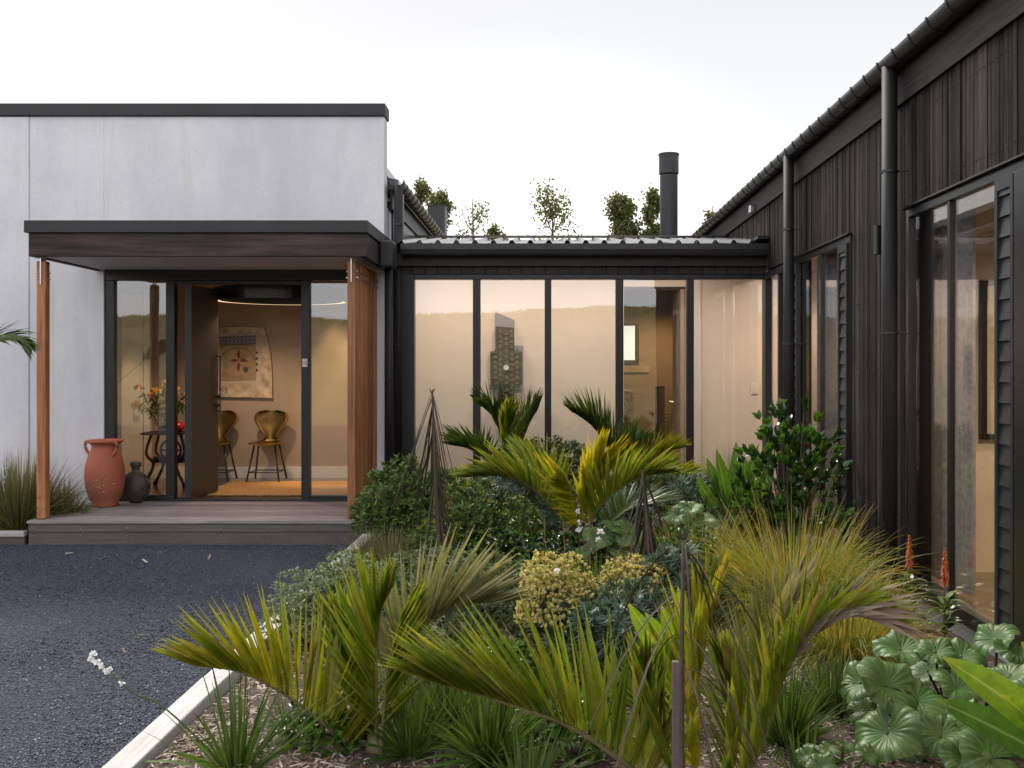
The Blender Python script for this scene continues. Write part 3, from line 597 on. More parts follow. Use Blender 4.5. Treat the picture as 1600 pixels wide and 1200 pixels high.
# chairs
def chair(xc, yc, label):
    t = thing('shell_chair', label, 'chair', (xc, yc, FL), 'bronze shell chairs against the hall wall')
    sz = FL + .475; q = QM()
    prof = [(-.20, .0, .16), (-.12, -.005, .20), (0, 0, .205), (.10, .0, .17), (.165, .02, .10), (.19, .07, .075), (.205, .12, .085), (.225, .20, .15), (.24, .28, .205), (.25, .345, .21), (.256, .385, .17), (.258, .405, .09)]
    sp = spline(prof, 40); rows = []
    for k, (y, z, hw) in enumerate(sp):
        for j in range(13):
            f = j / 6 - 1; rows.append((xc + f * hw, yc + y - .05 * f * f * (1 if z > .05 else 0), sz + z + (.02 * f * f if z < .05 else 0)))
    n = 13; k = len(sp); a = np.array(rows)
    qq = [(i * n + j, i * n + j + 1, (i + 1) * n + j + 1, (i + 1) * n + j) for i in range(k - 1) for j in range(n - 1)]
    o = q.add(a, qq).build('shell', M['brass'], t, smooth=True); md = o.modifiers.new('solid', 'SOLIDIFY'); md.thickness = .012
    for sx in (-1, 1):
        for sy in (-1, 1):
            QM().tube([(xc + sx * .13, yc + sy * .10, sz - .01), (xc + sx * .20, yc + sy * .19, FL + .02)], .012, 8).build('leg', M['leg'], t, smooth=True)
    rg_ = [(xc + a * .178, yc + b * .165, FL + .13) for a, b in ((-1, -1), (1, -1), (1, 1), (-1, 1), (-1, -1))]
    QM().tube(rg_, .008, 6).build('foot_ring', M['leg'], t)
    return t
ych = 12.85
chair(U(417, ych), ych, 'bronze shell chair standing clear under the right edge of the wall hanging')
chair(U(338, ych), ych, 'bronze shell chair half hidden behind the open front door')
# wall hanging
def mapu(u, v, Y): p_ = P(u, v, Y); return p_
ya = YB - .05
wh = thing('wall_hanging', 'mounted collage on pale hide with dark red petal cross, hung above the chairs', 'artwork', P(378, 567, ya))
def flat(pts, y, th, mat, name, parent, tt=None):
    c = np.mean(pts, 0); poly = [((u - VU) / F * y, EYE - (v - VV) / F * y) for u, v in pts]
    return QM().prism(poly, 'Y', y, y + th).build(name, mat, parent)
M['hide'] = plain('stained_hide', (.50, .42, .30), .8, 0, .45, 9, bmp=.2)
M['paper'] = plain('old_paper', (.48, .42, .33), .8, 0, .15, 20, bmp=.1)
M['linen'] = plain('brown_linen', (.30, .23, .14), .85, 0, .3, 12, bmp=.2)
M['ink'] = plain('blue_black_ink', (.06, .065, .08), .7, 0, .2, 30, bmp=0)
M['rust'] = plain('dark_red_pigment', (.18, .02, .015), .7, 0, .3, 30, bmp=0)
flat([(327, 513), (370, 511), (412, 512), (418, 530), (422, 550), (425, 580), (425.5, 622), (390, 621), (329, 620)], ya, .03, M['hide'], 'hide_sheet', wh)
flat([(334, 522), (408, 520), (409, 599), (333, 600)], ya - .004, .0035, M['paper'], 'paper_mount', wh)
flat([(342, 526), (399, 524), (400, 594), (343, 596)], ya - .008, .0035, M['linen'], 'cloth_panel', wh)
yb = ya - .011
flat([(343, 528), (400, 526), (400, 537), (344, 539)], yb, .0025, M['pale'], 'patterned_band', wh)
q = QM()
for i in range(9):
    a = 344 + i * 6.3
    for (u0, v0), (u1, v1) in (((a, 538), (a + 5, 528)), ((a, 529), (a + 5, 537))):
        q.tube([mapu(u0, v0, yb - .003), mapu(u1, v1, yb - .003)], .003, 4)
for a, b in (((343, 539), (400, 537)), ((343, 527.5), (400, 525.5))): q.tube([mapu(*a, yb - .003), mapu(*b, yb - .003)], .003, 4)
for t in np.linspace(0, np.pi, 10)[:-1]:
    q.tube([mapu(371 - 28 * math.cos(t), 566 - 22 * math.sin(t), yb - .003), mapu(371 - 28 * math.cos(t + .34), 566 - 22 * math.sin(t + .34), yb - .003)], .0025, 4)
for k_ in range(4):
    for sg, xx in ((1, 341), (-1, 400)):
        v0 = 548 + k_ * 9; cu = xx; q.prism([((u - VU) / F * yb, EYE - (v - VV) / F * yb) for u, v in ((cu, v0), (cu - 4 * sg, v0 + 3), (cu, v0 + 6))], 'Y', yb - .004, yb - .001)
t = np.linspace(0, 6.28, 17)[:-1]; q.prism([((384 + 4 * math.cos(a) - VU) / F * yb, EYE - (577 + 4 * math.sin(a) - VV) / F * yb) for a in t], 'Y', yb - .006, yb - .001)
# brush marks at the lower edge
for pts in ([(345, 606), (342, 608), (344, 611), (347, 609), (345, 606), (349, 612)], [(351, 608), (354, 607), (355, 610), (351, 613), (355, 614)]):
    q.tube([mapu(u, v, ya - .004) for u, v in pts], .004, 4)
q.build('ink_drawing', M['ink'], wh)
q = QM()
for ang in (0, 90, 180, 270):
    L = 14 if ang in (0, 180) else 18; ca, sa = math.cos(R(ang)), math.sin(R(ang)); pl = []
    for a, b in ((1, 0), (L * .45, 2.6), (L, 0), (L * .45, -2.6)): pl.append(((373 + a * ca - b * sa - VU) / F * yb, EYE - (563 + a * sa + b * ca - VV) / F * yb))
    q.prism(pl, 'Y', yb - .007 - ang * 1e-5, yb - .001)
q.build('petal_cross', M['rust'], wh)
# pendant
yp = 12.1; cx = U(440, yp); zp0, zp1 = EYE + (VV - 472) / F * yp, EYE + (VV - 452) / F * yp; rp = .76
pd = thing('ring_pendant', 'wide black drum pendant glowing along its lower rim above the hall', 'pendant lamp', (cx, yp, zp1))
QM().lathe([(rp, zp1), (rp, zp0), (rp - .012, zp0), (rp - .012, zp1), (rp, zp1)], (cx, yp, 0), 64).build('drum', M['black'], pd, smooth=False)
QM().lathe([(rp - .014, zp0 + .012), (rp - .05, zp0 + .012)], (cx, yp, 0), 64).build('light_ring', M['lampglow'], pd)
q = QM()
for a in (2.6, .5, 4.7): q.tube([(cx + rp * math.cos(a), yp + rp * math.sin(a), zp1), (cx + .1 * math.cos(a), yp + .1 * math.sin(a), 2.795)], .003, 5)
q.build('suspension_wire', M['black'], pd)
# iron table, vase, bowl
yt = 12.25; zt_ = EYE - (674 - VV) / F * yt
tb = thing('iron_table', 'cast iron pedestal table behind the left entrance window', 'table', (U(262, yt), yt, FL))
xt0, xt1 = U(232, yt), U(296, yt)
QM().box(xt0, xt1, yt - .25, yt + .25, zt_ - .03, zt_).build('table_top', M['carved'], tb, bev=.005)
for sx, xx in ((-1, xt0 + .08), (1, xt1 - .06)):
    for sy in (-1, 1):
        QM().tube(spline([(xx + sx * 0, yt + sy * .12, zt_ - .03), (xx + sx * .05, yt + sy * .15, zt_ - .25), (xx - sx * .04, yt + sy * .16, .5), (xx - sx * .08 * -1, yt + sy * .2, FL + .01)], 14), [.018] * 13 + [.03], 8).build('leg', M['iron'], tb, smooth=True)
wc = ((xt0 + xt1) / 2 + .08, yt - .16)
tt = np.linspace(0, 2 * np.pi, 25); 
QM().tube([(wc[0] + .12 * math.cos(a), wc[1], .68 + .12 * math.sin(a)) for a in tt], .014, 8).tube([(wc[0] - .12, wc[1], .68), (wc[0] + .12, wc[1], .68)], .01, 6).tube([(wc[0], wc[1], .56), (wc[0], wc[1], .80)], .01, 6).build('crank_wheel', M['iron'], tb, smooth=True)
QM().box((xt0 + xt1) / 2 - .16, (xt0 + xt1) / 2 + .2, yt - .1, yt + .1, .52, .60).build('gear_box', M['iron'], tb, bev=.02)
vx, vy = U(257, yt), yt - .05
vs = thing('flower_vase', 'glass vase of peach and yellow blooms on the iron table', 'vase', (vx, vy, zt_))
QM().lathe([(.01, 0), (.055, 0), (.06, .1), (.075, .22), (.07, .22), (.055, .1), (.05, .01), (.01, .01)], (vx, vy, zt_), 20).build('glass_vase', M['glass2'], vs, smooth=True)
rr = np.random.default_rng(11); q = QM(); ql = QM(); qst = QM()
for i in range(30):
    d_ = nrm([rr.normal(0, .55), rr.normal(0, .4), .9 + .3 * rr.random()]); L = rr.uniform(.38, .56) if i < 18 else rr.uniform(.3, .42); tip = np.array([vx, vy, zt_ + .05]) + d_ * L
    qst.tube([(vx + rr.normal(0, .02), vy, zt_ + .03), tip], .003, 5)
    if i < 18:
        n = 26; dd_ = nrm(rr.normal(0, 1, (n, 3)) + d_ * .6); q.strips(tip + dd_ * .008, dd_, rr.uniform(.035, .06), .016, .2, nrm(rr.normal(0, 1, (n, 3))), 2, (.4, 1, .5))
    n = 9; dd_ = nrm(rr.normal(0, 1, (n, 3))); ql.strips(np.array([vx, vy, zt_ + .05]) + d_ * L * rr.uniform(.55, 1, (n, 1)), dd_, .08, .013, .3, nrm(rr.normal(0, 1, (n, 3))), 2, (.4, 1, .1))
q.build('blooms', M['petal'], vs); ql.build('leaves', G['coprosma'], vs); qst.build('stems', G['libertia'], vs)
bx_ = U(280, yt); bw = QM().lathe([(.01, 0), (.05, 0), (.10, .04), (.105, .08), (.07, .115), (.03, .12), (.012, .15), (.001, .155)], (bx_, yt - .1, zt_ + .001), 24)
tag(bw.build('red_bowl', M['red'], smooth=True), 'glossy red lidded bowl at the edge of the iron table', 'bowl')

# ================================================================== GLAZED LINK
YLk = 10.95; XLk0 = -1.66; XW = 2.34
lk = thing('glazed_link', 'low glazed link between the wings with dark ribbed roof and floor to ceiling panes', 'building', (.3, YLk, 0))
HZL = EYE + (VV - 437) / F * YLk; HT = EYE + (VV - 429) / F * YLk
q = QM(); q.box(U(627), U(648), YLk - .03, YLk + .1, .05, HT); 
for a, b in ((739, 750.5), (851, 861.5), (962, 974), (1073, 1084)): q.box(U(a, YLk), U(b, YLk), YLk - .02, YLk + .08, .1, HZL)
q.box(U(1193, YLk), XW + .03, YLk - .025, YLk + .08, .1, HZL)
q.box(U(648, YLk), XW + .03, YLk - .02, YLk + .08, HZL + .001, HT); q.box(U(648), XW + .02, YLk - .018, YLk + .078, .08, .23)
q.build('window_frame', M['frame'], lk, bev=.003)
for a, b in ((648, 739), (750.5, 851), (861.5, 962), (974, 1073), (1084, 1193)):
    QM().box(U(a, YLk), U(b, YLk), YLk + .02, YLk + .026, .23, HZL).build('window_pane', M['glass'], lk)
QM().box(U(600, YLk) + .04, U(626.5, YLk), YLk - .0, YLk + .14, .0, 2.86).build('corner_panel', M['shake'], lk)
# boards band, fascia, gutter
x = U(627); q = QM()
while x < XW - .01:
    w_ = .125; q.box(x, min(x + w_, XW), YLk - .03, YLk + .02, HT + .003, EYE + (VV - 415) / F * YLk); x += w_ + .004
q.build('end_boards', M['shake'], lk, bev=.002)
QM().box(-1.5, XW, YLk + .085, YLk + .12, HT - .02, 2.795).box(-1.5, XW, YLk + .024, YLk + .06, HT + .003, 2.98).build('lintel_light_stop', M['shake'], lk)  # second box is backing added to stop light leaking between the end boards
QM().box(U(622), XW, YLk - .09, YLk - .05, EYE + (VV - 415.5) / F * 10.87, EYE + (VV - 396) / F * 10.87).build('fascia', M['linkf'], lk)
gz = EYE + (VV - 380) / F * 10.7
gp = [(10.86, gz), (10.86, gz - .125), (10.76, gz - .125), (10.725, gz - .11), (10.71, gz - .06), (10.71, gz), (10.722, gz), (10.722, gz - .055), (10.735, gz - .1), (10.765, gz - .112), (10.848, gz - .112), (10.848, gz)]
v = [(xx, a, b) for xx in (-1.52, XW - .0) for a, b in gp]; m = len(gp)
g = QM().add(v, [(j, (j + 1) % m, m + (j + 1) % m, m + j) for j in range(m)] + [(m + 0, m + 1, m + 10, m + 11), (0, 1, 10, 11), (1, 2, 9, 10), (2, 3, 8, 9), (3, 4, 7, 8), (4, 5, 6, 7)]).build('gutter', M['metal'], lk)
for xx in np.arange(-1.2, 2.3, .6):
    QM().box(xx - .008, xx + .008, 10.706, 10.7095, gz - .06, gz + .004).build('gutter_clip', M['metal'], g)
# ribbed roof: trapezoid ribs running back to a ridge
YR = 13.2; ZR = EYE + (VV - 371.5) / F * YR; yr0 = 10.74; zr0 = gz + .004
prof = []; xx = -1.68; pitch = .194
while xx < XW - .02:
    prof += [(xx, 0), (xx + .125, 0), (xx + .145, .034), (xx + .172, .034)]; xx += pitch
prof = [(min(a, XW - .005), b) for a, b in prof]
v = []; 
for yy, zz in ((yr0, zr0), (YR, ZR - .03), (YR + 2.2, zr0)):
    v += [(a, yy, zz + b) for a, b in prof]
n = len(prof)
o = QM().add(v, [(k * n + j, k * n + j + 1, (k + 1) * n + j + 1, (k + 1) * n + j) for k in range(2) for j in range(n - 1)]).build('ribbed_roof', M['roof'], lk)
md = o.modifiers.new('solid', 'SOLIDIFY'); md.thickness = .003; md.offset = -1
QM().box(-1.7, XW - .01, YR - .08, YR + .08, ZR + .005, ZR + .02).build('ridge_cap', M['roof'], lk)
QM().box(-1.7, XW, yr0 + .15, 13.2, 2.80, 2.85).build('ceiling', M['ceil'], lk)
QM().box(XW - .13, XW - .002, yr0 - .05, yr0 + .9, zr0 + .04, zr0 + .075).build('roof_flashing', M['metal'], lk)
# corridor interior
YI = 12.2; xo0, xo1 = U(972, YI), U(1068, YI)
QM().box(XR + .06, xo0, YI, YI + .1, FL, 2.8).box(xo1 + .06, 4.4, YI, YI + .1, FL, 2.8).box(xo0, xo1 + .06, YI, YI + .1, 2.62, 2.8).build('corridor_wall', M['cream'], lk)
QM().box(xo1 + .115, xo1 + .20, YI - .03, YI - .001, FL, 2.79).build('architrave', M['white'], lk)
QM().box(xo0 - .04, xo0 + .02, YI - .015, YI + .11, FL, 2.62).box(xo1 + .03, xo1 + .1, YI - .015, YI + .11, FL, 2.62).build('door_jamb', M['white'], lk)
QM().box(XR + .06, 4.4, YLk + .1, YI, .1, FL + .003).build('corridor_floor', M['floor'], lk)
QM().box(XR + .02, XR + .06, YLk + .1, YI, FL, 2.8).build('corridor_end', M['cream'], lk)
idr = QM().box(xo1 - .02, xo1 + .025, YI + .12, YI + .9, FL + .01, 2.6).build('open_door', M['tan'], lk)
QM().tube([(xo1 - .08, YI + .8, 1.22), (xo1 - .08, YI + .66, 1.22)], .012, 8).tube([(xo1 - .08, YI + .8, 1.22), (xo1 - .02, YI + .8, 1.22)], .012, 8).build('lever_handle', M['steel'], idr)
sw = P(1178.5, 607.5, YI)
s_ = QM().box(sw[0] - .042, sw[0] + .042, YI - .012, YI - .001, sw[2] - .065, sw[2] + .065).build('light_switch', M['white'], lk, bev=.003)
QM().box(sw[0] - .01, sw[0] + .01, YI - .018, YI - .0125, sw[2] - .005, sw[2] + .03).box(sw[0] - .012, sw[0] + .012, YI - .02, YI - .0125, sw[2] - .04, sw[2] - .016).build('rocker', M['white'], s_)
# room beyond
QM().box(-.6, 3.4, 15.2, 15.3, FL, 2.8).build('room_wall', M['brown'], lk)
QM().box(3.3, 3.4, YI + .1, 15.2, FL, 2.8).box(-.7, -.6, YI + .1, 15.2, FL, 2.8).build('room_wall', M['brown'], lk)
QM().box(-.7, 3.4, YI + .1, 15.2, .1, FL).build('room_floor', M['floor'], lk)
QM().box(-.7, 3.4, 13.21, 15.3, 2.80, 2.85).build('room_ceiling', M['ceil'], lk)
yw = 15.18; p0 = P(968, 505, yw); p1 = P(998, 569, yw)
wf = QM().box(p0[0] - .1, p1[0], yw - .03, yw + .0, p1[2], p0[2]).build('small_window', M['frame'], lk)
QM().box(p0[0], p1[0] - .06, yw - .036, yw - .031, p1[2] + .06, p0[2] - .04).build('pane', M['winglow'], wf)
QM().box(p0[0] - .1, p1[0] + .16, yw - .01, yw + .01, p1[2] - .12, p1[2] - .02).build('window_trim', M['tan'], wf)
# carved panel on the corridor wall
cv = thing('carved_panel', 'cross-shaped carved wooden lattice panel with round centre disc on the corridor wall', 'wall panel', P(791, 560, YI))
yv = YI - .075
flat([(774, 510), (803, 512), (804, 549), (816, 549), (816, 599), (803, 599), (803, 680), (780, 680), (780, 599), (766, 599), (766, 549), (774.5, 549)], yv, .035, M['carved'], 'carved_board', cv)
flat([(774, 487), (803.5, 500), (803.5, 540), (817.5, 540), (817.5, 609), (766, 609), (766, 560), (774, 560)], YI - .03, .02, M['pale'], 'pale_shadow_plate', cv)  # plate coloured and shaped as the cross's offset shadow on the wall
q = QM()
def bell(u, v, s_=1.0):
    p_ = P(u, v, yv); 
    q.add(*[[ (p_[0] + a * .030 * s_, yv - b, p_[2] + c_ * .03 * s_) for a, b, c_ in ((-1, 0, -.8), (1, 0, -.8), (.25, 0, .9), (-.25, 0, .9), (-1, .03, -.8), (1, .03, -.8), (.15, .012, .8), (-.15, .012, .8))], [(4, 5, 6, 7), (0, 1, 5, 4), (1, 2, 6, 5), (2, 3, 7, 6), (3, 0, 4, 7)]])
for row, v in enumerate(np.arange(517, 678, 8.0)):
    us = (782, 791.5, 799) if (v < 548 or v > 601) else (774, 782, 791.5, 800, 808)
    if 601 < v: us = (784, 791.5, 799)
    for k_, u in enumerate(us):
        if abs(u - 791.5) < 6 and abs(v - 574) < 9: continue
        bell(u, v + (3.5 if k_ % 2 else 0), .9)
for u0, v0, u1, v1 in ((774, 511, 776.5, 549), (801, 513, 803.5, 549), (766, 549, 768.5, 599), (813.5, 549, 816, 599), (780, 599, 782, 680), (801, 599, 803, 680)):
    a = P(u0, v1, yv); b = P(u1, v0, yv); q.box(a[0], b[0], yv - .022, yv, a[2], b[2])
for u0, v0, u1, v1 in ((766, 549, 777, 552), (802, 549, 816, 552), (766, 596, 780, 599), (803, 596, 816, 599)):
    a = P(u0, v1, yv); b = P(u1, v0, yv); q.box(a[0], b[0], yv - .024, yv, a[2], b[2])
q.build('bell_carvings', M['carved'], cv)
p_ = P(791, 574, yv); a = np.linspace(0, 2 * np.pi, 21)
QM().tube([(p_[0] + .045 * math.cos(t), yv - .02, p_[2] + .045 * math.sin(t)) for t in a], .014, 8).build('disc_ring', M['carved'], cv, smooth=True)
QM().tube([(p_[0], yv - .024, p_[2]), (p_[0], yv - .002, p_[2])], .034, 20).build('centre_disc', M['white'], cv)
# tv, cabinet, armchair
ytv = 13.9
cb = thing('low_cabinet', 'low dark wooden cabinet carrying the television', 'cabinet', P(1030, 735, ytv))
ztop = EYE - (694 - VV) / F * ytv; xa, xb = U(985, ytv), U(1068, ytv)
c_ = QM().box(xa, xb, ytv - .2, ytv + .3, ztop - .04, ztop).build('cabinet_top', M['carved'], cb, bev=.004)
QM().box(xa + .03, xb - .03, ytv - .17, ytv + .28, FL + .06, ztop - .042).build('cabinet_body', M['carved'], cb)
for k_ in (0, 1): QM().box(xa + .05 + k_ * .34, xa + .36 + k_ * .34, ytv - .19, ytv - .172, FL + .1, ztop - .07).build('door', M['carved'], cb)
tv = thing('television', 'slim black television seen edge on in the far room', 'television', (U(1030, ytv), ytv, ztop))
zt1 = EYE - (603 - VV) / F * ytv
xs0 = U(1026, ytv); QM().add([(xs0 + a, ytv + b, z) for z in (ztop + .06, zt1) for a, b in ((-.05, -.3), (.11, .35), (.15, .33), (-.01, -.32))], [(0, 3, 2, 1), (4, 5, 6, 7), (0, 1, 5, 4), (1, 2, 6, 5), (2, 3, 7, 6), (3, 0, 4, 7)]).build('screen', M['black'], tv, bev=.006)
QM().box(xs0 - .1, xs0 + .18, ytv - .12, ytv + .12, ztop, ztop + .02).box(xs0 + .02, xs0 + .06, ytv - .02, ytv + .02, ztop + .02, ztop + .1).build('stand', M['black'], tv)
q = QM(); rr = np.random.default_rng(4)
for i in range(6):
    q.tube(spline([(xs0 + .1, ytv - .1, ztop + .15 + .05 * i), (xs0 + .2 + .02 * i, ytv - .12, ztop + .25 + .03 * i), (xs0 + .27 + .02 * i, ytv - .13, ztop + .08), (xs0 + .2 + rr.uniform(0, .18), ytv - .12, ztop + .012)], 12), .004, 5)
q.build('cables', M['black'], tv)
bxp = QM().box(xs0 - .26, xs0 - .11, ytv - .17, ytv - .04, ztop + .001, ztop + .045); tag(bxp.build('set_top_box', M['black'], bev=.004), 'small black box on the cabinet beside the television', 'media box')
ac = thing('wing_armchair', 'patterned tan wing armchair partly visible at the left of the far room doorway', 'armchair', P(970, 735, 14.3))
M['tweed'] = plain('patterned_upholstery', (.28, .19, .07), .9, 0, .6, 22, bmp=.3)
xa = U(958, 14.3); 
QM().prism([(xa - .3, .85), (xa + .27, .85), (xa + .30, 1.1), (xa + .31, 1.25), (xa + .27, 1.33), (xa + .1, 1.37), (xa - .2, 1.36), (xa - .3, 1.28)], 'Y', 14.35, 14.5).build('backrest', M['tweed'], ac, bev=.03)
QM().box(xa - .3, xa + .28, 13.9, 14.5, .45, .62).build('seat', M['tweed'], ac, bev=.04)
for sx in (-1, 1):
    QM().box(xa + sx * .33 - .06, xa + sx * .33 + .02, 13.9, 14.45, .4, .84).build('armrest', M['tweed'], ac, bev=.04)
    for yy in (13.95, 14.42): QM().box(xa + sx * .28 - .02, xa + sx * .28 + .02, yy - .02, yy + .02, FL + .002, .42).build('leg', M['carved'], ac)
# chimneys
ch = thing('flue', 'tall black flue with wider cowl rising behind the link roof', 'chimney', P(1045, 400, 15.5))
yc = 15.5; xc = U(1045, yc); k_ = yc / F
QM().tube([(xc, yc, 2.6), (xc, yc, EYE + (VV - 274) * k_)], 14 * k_, 28, cap=False).build('pipe', M['metal'], ch, smooth=True)
QM().tube([(xc, yc, EYE + (VV - 272) * k_), (xc, yc, EYE + (VV - 241) * k_)], 15.5 * k_, 28).build('cowl', M['metal'], ch)
QM().tube([(xc, yc, EYE + (VV - 243.5) * k_), (xc, yc, EYE + (VV - 240.5) * k_)], 16.4 * k_, 28).build('cowl_rim', M['metal'], ch)
yc = 22; a = P(668, 322, yc); b = P(695, 380, yc)
c2_ = thing('box_chimney', 'square dark clad chimney beyond the eaves of the concrete wing', 'chimney', (a[0], yc, 3))
QM().box(a[0], b[0], yc, yc + .5, 2.2, a[2]).build('shaft', M['metal'], c2_); QM().box(a[0] - .01, b[0] + .01, yc - .012, yc + .512, a[2], a[2] + .03).build('cap', M['cap'], c2_)

# ================================================================== TIMBER WING
tw = thing('timber_wing', 'long wing clad in black stained vertical boards with tall windows', 'building', (XW, 7, 0))
def yat(u): return XW * F / (u - VU)
WZ0, WZ1 = .27, 2.665
W = [(3.3, yat(1419)), (yat(1331), yat(1243)), (9.75, 10.93)]
rr = np.random.default_rng(21); q = QM(); y = .2; FZ = 3.365; nails = QM()
while y < 24:
    w_ = rr.choice([.038, .048, .060]); y2 = y + w_; d = rr.uniform(0, .008)
    mid = y + w_ / 2; win = next((k for k in W if k[0] - .004 < mid < k[1] + .004), None)
    z0 = WZ1 + .02 if win else (.12 if mid < YLk - .05 else 2.9)
    q.box(XW - d, XW + .03, y, y2 - .0025, z0, FZ + .02)
    if mid < 12:
        for z in np.arange(z0 + .08, FZ, .48): nails.tube([(XW - d - .002, mid, z + rr.uniform(-.008, .008)), (XW - d + .002, mid, z)], .0045, 5)
    y = y2
q.build('cladding', M['clad'], tw); nails.build('nail_heads', M['bronze_frame'], tw)
q = QM(); ys_ = [.2] + [k for w_ in W for k in w_] + [24]
q.box(XW + .035, XW + .15, W[0][1], W[1][0], .1, 3.6).box(XW + .035, XW + .15, W[1][1], W[2][0], .1, 3.6).box(XW + .035, XW + .15, .2, W[0][0], .1, 3.6)
for a, b in W: q.box(XW + .035, XW + .15, a, b, WZ1 + .01, 3.6)
q.box(XW + .035, XW + .15, W[2][1], 24, 2.7, 3.6); q.build('wall_core', M['shake'], tw)
QM().box(XW - .03, XW + .02, .2, 6.2, FZ, 3.64).box(XW - .03, XW + .02, 6.203, 24, FZ, 3.64).build('eaves_fascia', M['fascia'], tw)
QM().box(XW + .04, XW + .2, .2, YLk, -.1, WZ0 - .06).build('concrete_plinth', M['concrete'], tw)
gutter_run(tw, 2.255, 3.645, .3, 24)
# roof sheet
QM().prism([(2.22, 3.67), (5.2, 5.2), (8.2, 3.67), (8.2, 3.6), (5.2, 5.1), (2.3, 3.6)], 'Y', .3, 24).build('roof', M['roof'], tw)
bracketed_pipe(tw, 2.235, 6.66, .1, 3.6, .05, (2.92, 1.87), XW)
bracketed_pipe(tw, 2.235, 9.43, .1, 3.6, .048, (2.92, 1.87), XW)
# windows
def wing_window(y0, y1, mulls, louvres, mat='bronze_frame', drop=0):
    q = QM(); X0, X1 = XW - .014, XW + .03
    q.box(X0, X1, y0, y1, WZ1 - .055, WZ1).box(X0 - .012, X1, y0, y1, WZ0 - .05, WZ0 + .03)
    q.box(X0, X1, y0, y0 + .045, WZ0 + .031, WZ1 - .056)
    if y0 < 5: q.box(X0 - .02, X1 + .05, 4.74, 5.05, WZ0 + .031, WZ1 - .056).box(X0, X1, y1 - .045, y1, WZ0 + .031, WZ1 - .056)
    for m in mulls: q.box(X0 + .005, X1 - .005, m - .018, m + .018, WZ0 + .031, WZ1 - .056)
    f = q.build('window', M[mat], tw, bev=.003)
    QM().box(X0 - .03, XW + .02, y0 - .03, y1 + .03, WZ1 + .002, WZ1 + .012).build('head_flashing', M['bronze_frame'], f)
    segs = []
    edges = sorted([y0 + .045, y1 - .045] + [m for m in mulls])
    QM().box(XW + .012, XW + .018, y0 + .045, y1 - .045, WZ0 + .031, WZ1 - .056).build('pane', M['glass2'], f)
    for a, b in louvres:
        q = QM(); q.box(X0 - .02, X0 + .02, a, a + .03, WZ0 + .032, WZ1 - .06).box(X0 - .02, X0 + .02, b - .03, b, WZ0 + .032, WZ1 - .06)
        q.box(X0 - .02, X0 + .02, a + .03, b - .03, WZ1 - .12, WZ1 - .06); z = WZ0 + .04
        while z < WZ1 - .13:
            q.add([(xx, yy, zz) for xx, zz in ((X0 - .014, z), (X0 + .002, z + .112), (X0 + .008, z + .112), (X0 - .006, z)) for yy in (a + .03, b - .03)], [(0, 1, 3, 2), (2, 3, 5, 4), (4, 5, 7, 6), (6, 7, 1, 0)])
            z += .105
        q.build('louvre_shutter', M['metal'], f)
    return f
wing_window(W[0][0], W[0][1], [yat(1484), 4.98], [(yat(1593), yat(1564)), (4.2, 4.72)])
wing_window(W[1][0], W[1][1], [yat(1283.5)], [(W[1][0] + .03, yat(1315)), (yat(1250), W[1][1] - .02)])
q = QM(); 
for yy in (W[2][0] + .02, 10.28, 10.90): q.box(XW - .01, XW + .06, yy - .025, yy + .025, WZ0, HZL)
q.box(XW - .01, XW + .06, W[2][0], 10.92, HZL + .001, WZ1).box(XW - .01, XW + .06, W[2][0], 10.92, .15, WZ0 - .001)
f = q.build('corner_window', M['frame'], tw, bev=.003); QM().box(XW + .03, XW + .036, W[2][0] + .04, 10.88, WZ0, HZL).build('pane', M['glass2'], f)
wl = P(1369, 370, 1); 
lt = thing('wall_light', 'small grey cylinder wall light beside the nearer downpipe', 'wall light', (XW - .06, 6.98, 2.5))
QM().tube([(XW - .07, 7.02, 2.42), (XW - .07, 7.02, 2.62)], .033, 16).build('lamp_tube', M['bronze_frame'], lt, smooth=False); QM().box(XW - .05, XW, 7.0, 7.04, 2.5, 2.54).build('mount', M['metal'], lt)
cam2 = thing('floodlight', 'tiny twin floodlight under the far eaves above the link roof', 'floodlight', (XW - .05, 10.1, 3.2))
QM().box(XW - .09, XW - .03, 11.3, 11.38, 3.36, 3.45).build('lamp_head', M['steel'], cam2, bev=.01); QM().box(XW - .032, XW + .0, 11.32, 11.36, 3.36, 3.40).build('mount', M['steel'], cam2)
# rooms of the wing
QM().box(5.4, 5.5, 1, YLk + 1.2, FL, 2.8).build('room_wall', M['cream'], tw)
QM().box(XW + .15, 5.4, 7.1, 7.2, FL, 2.8).build('partition', M['cream'], tw)
QM().box(XW + .16, 5.4, 1, 1.1, FL, 2.8).build('partition', M['brown'], tw)
QM().box(3.3, 5.4, 9.9, 10.0, FL, 2.8).build('partition', M['tan'], tw)
QM().box(XW + .15, 5.5, 1, YI, 2.80, 2.86).build('ceiling', M['ceil'], tw)
QM().box(XW + .12, 5.5, 1, YLk + .1, .12, FL + .002).build('room_floor', M['floor'], tw)
def curtain(x0, y0, y1, label):
    n = 90; q = QM(); v = []
    for i in range(n):
        yy = y0 + (y1 - y0) * i / (n - 1); xx = x0 + .022 * math.sin(i * .9) + .008 * math.sin(i * 2.3)
        v += [(xx, yy, FL + .03), (xx, yy, 2.74)]
    tag(q.add(v, [(2 * i, 2 * i + 2, 2 * i + 3, 2 * i + 1) for i in range(n - 1)]).build('curtain', M['curtain'], smooth=True), label, 'curtain', 'floor length curtains inside the tall windows')
curtain(XW + .26, 6.24, 7.05, 'grey floor length curtain drawn back in the nearer tall window')
curtain(XW + .2, 8.75, 9.5, 'grey floor length curtain drawn back in the farther tall window')
pf = thing('framed_picture', 'dark framed picture with rows of marks inside the nearest tall window', 'picture', (3.9, 7.09, 1.6))
x0, x1 = 3.0, 3.42
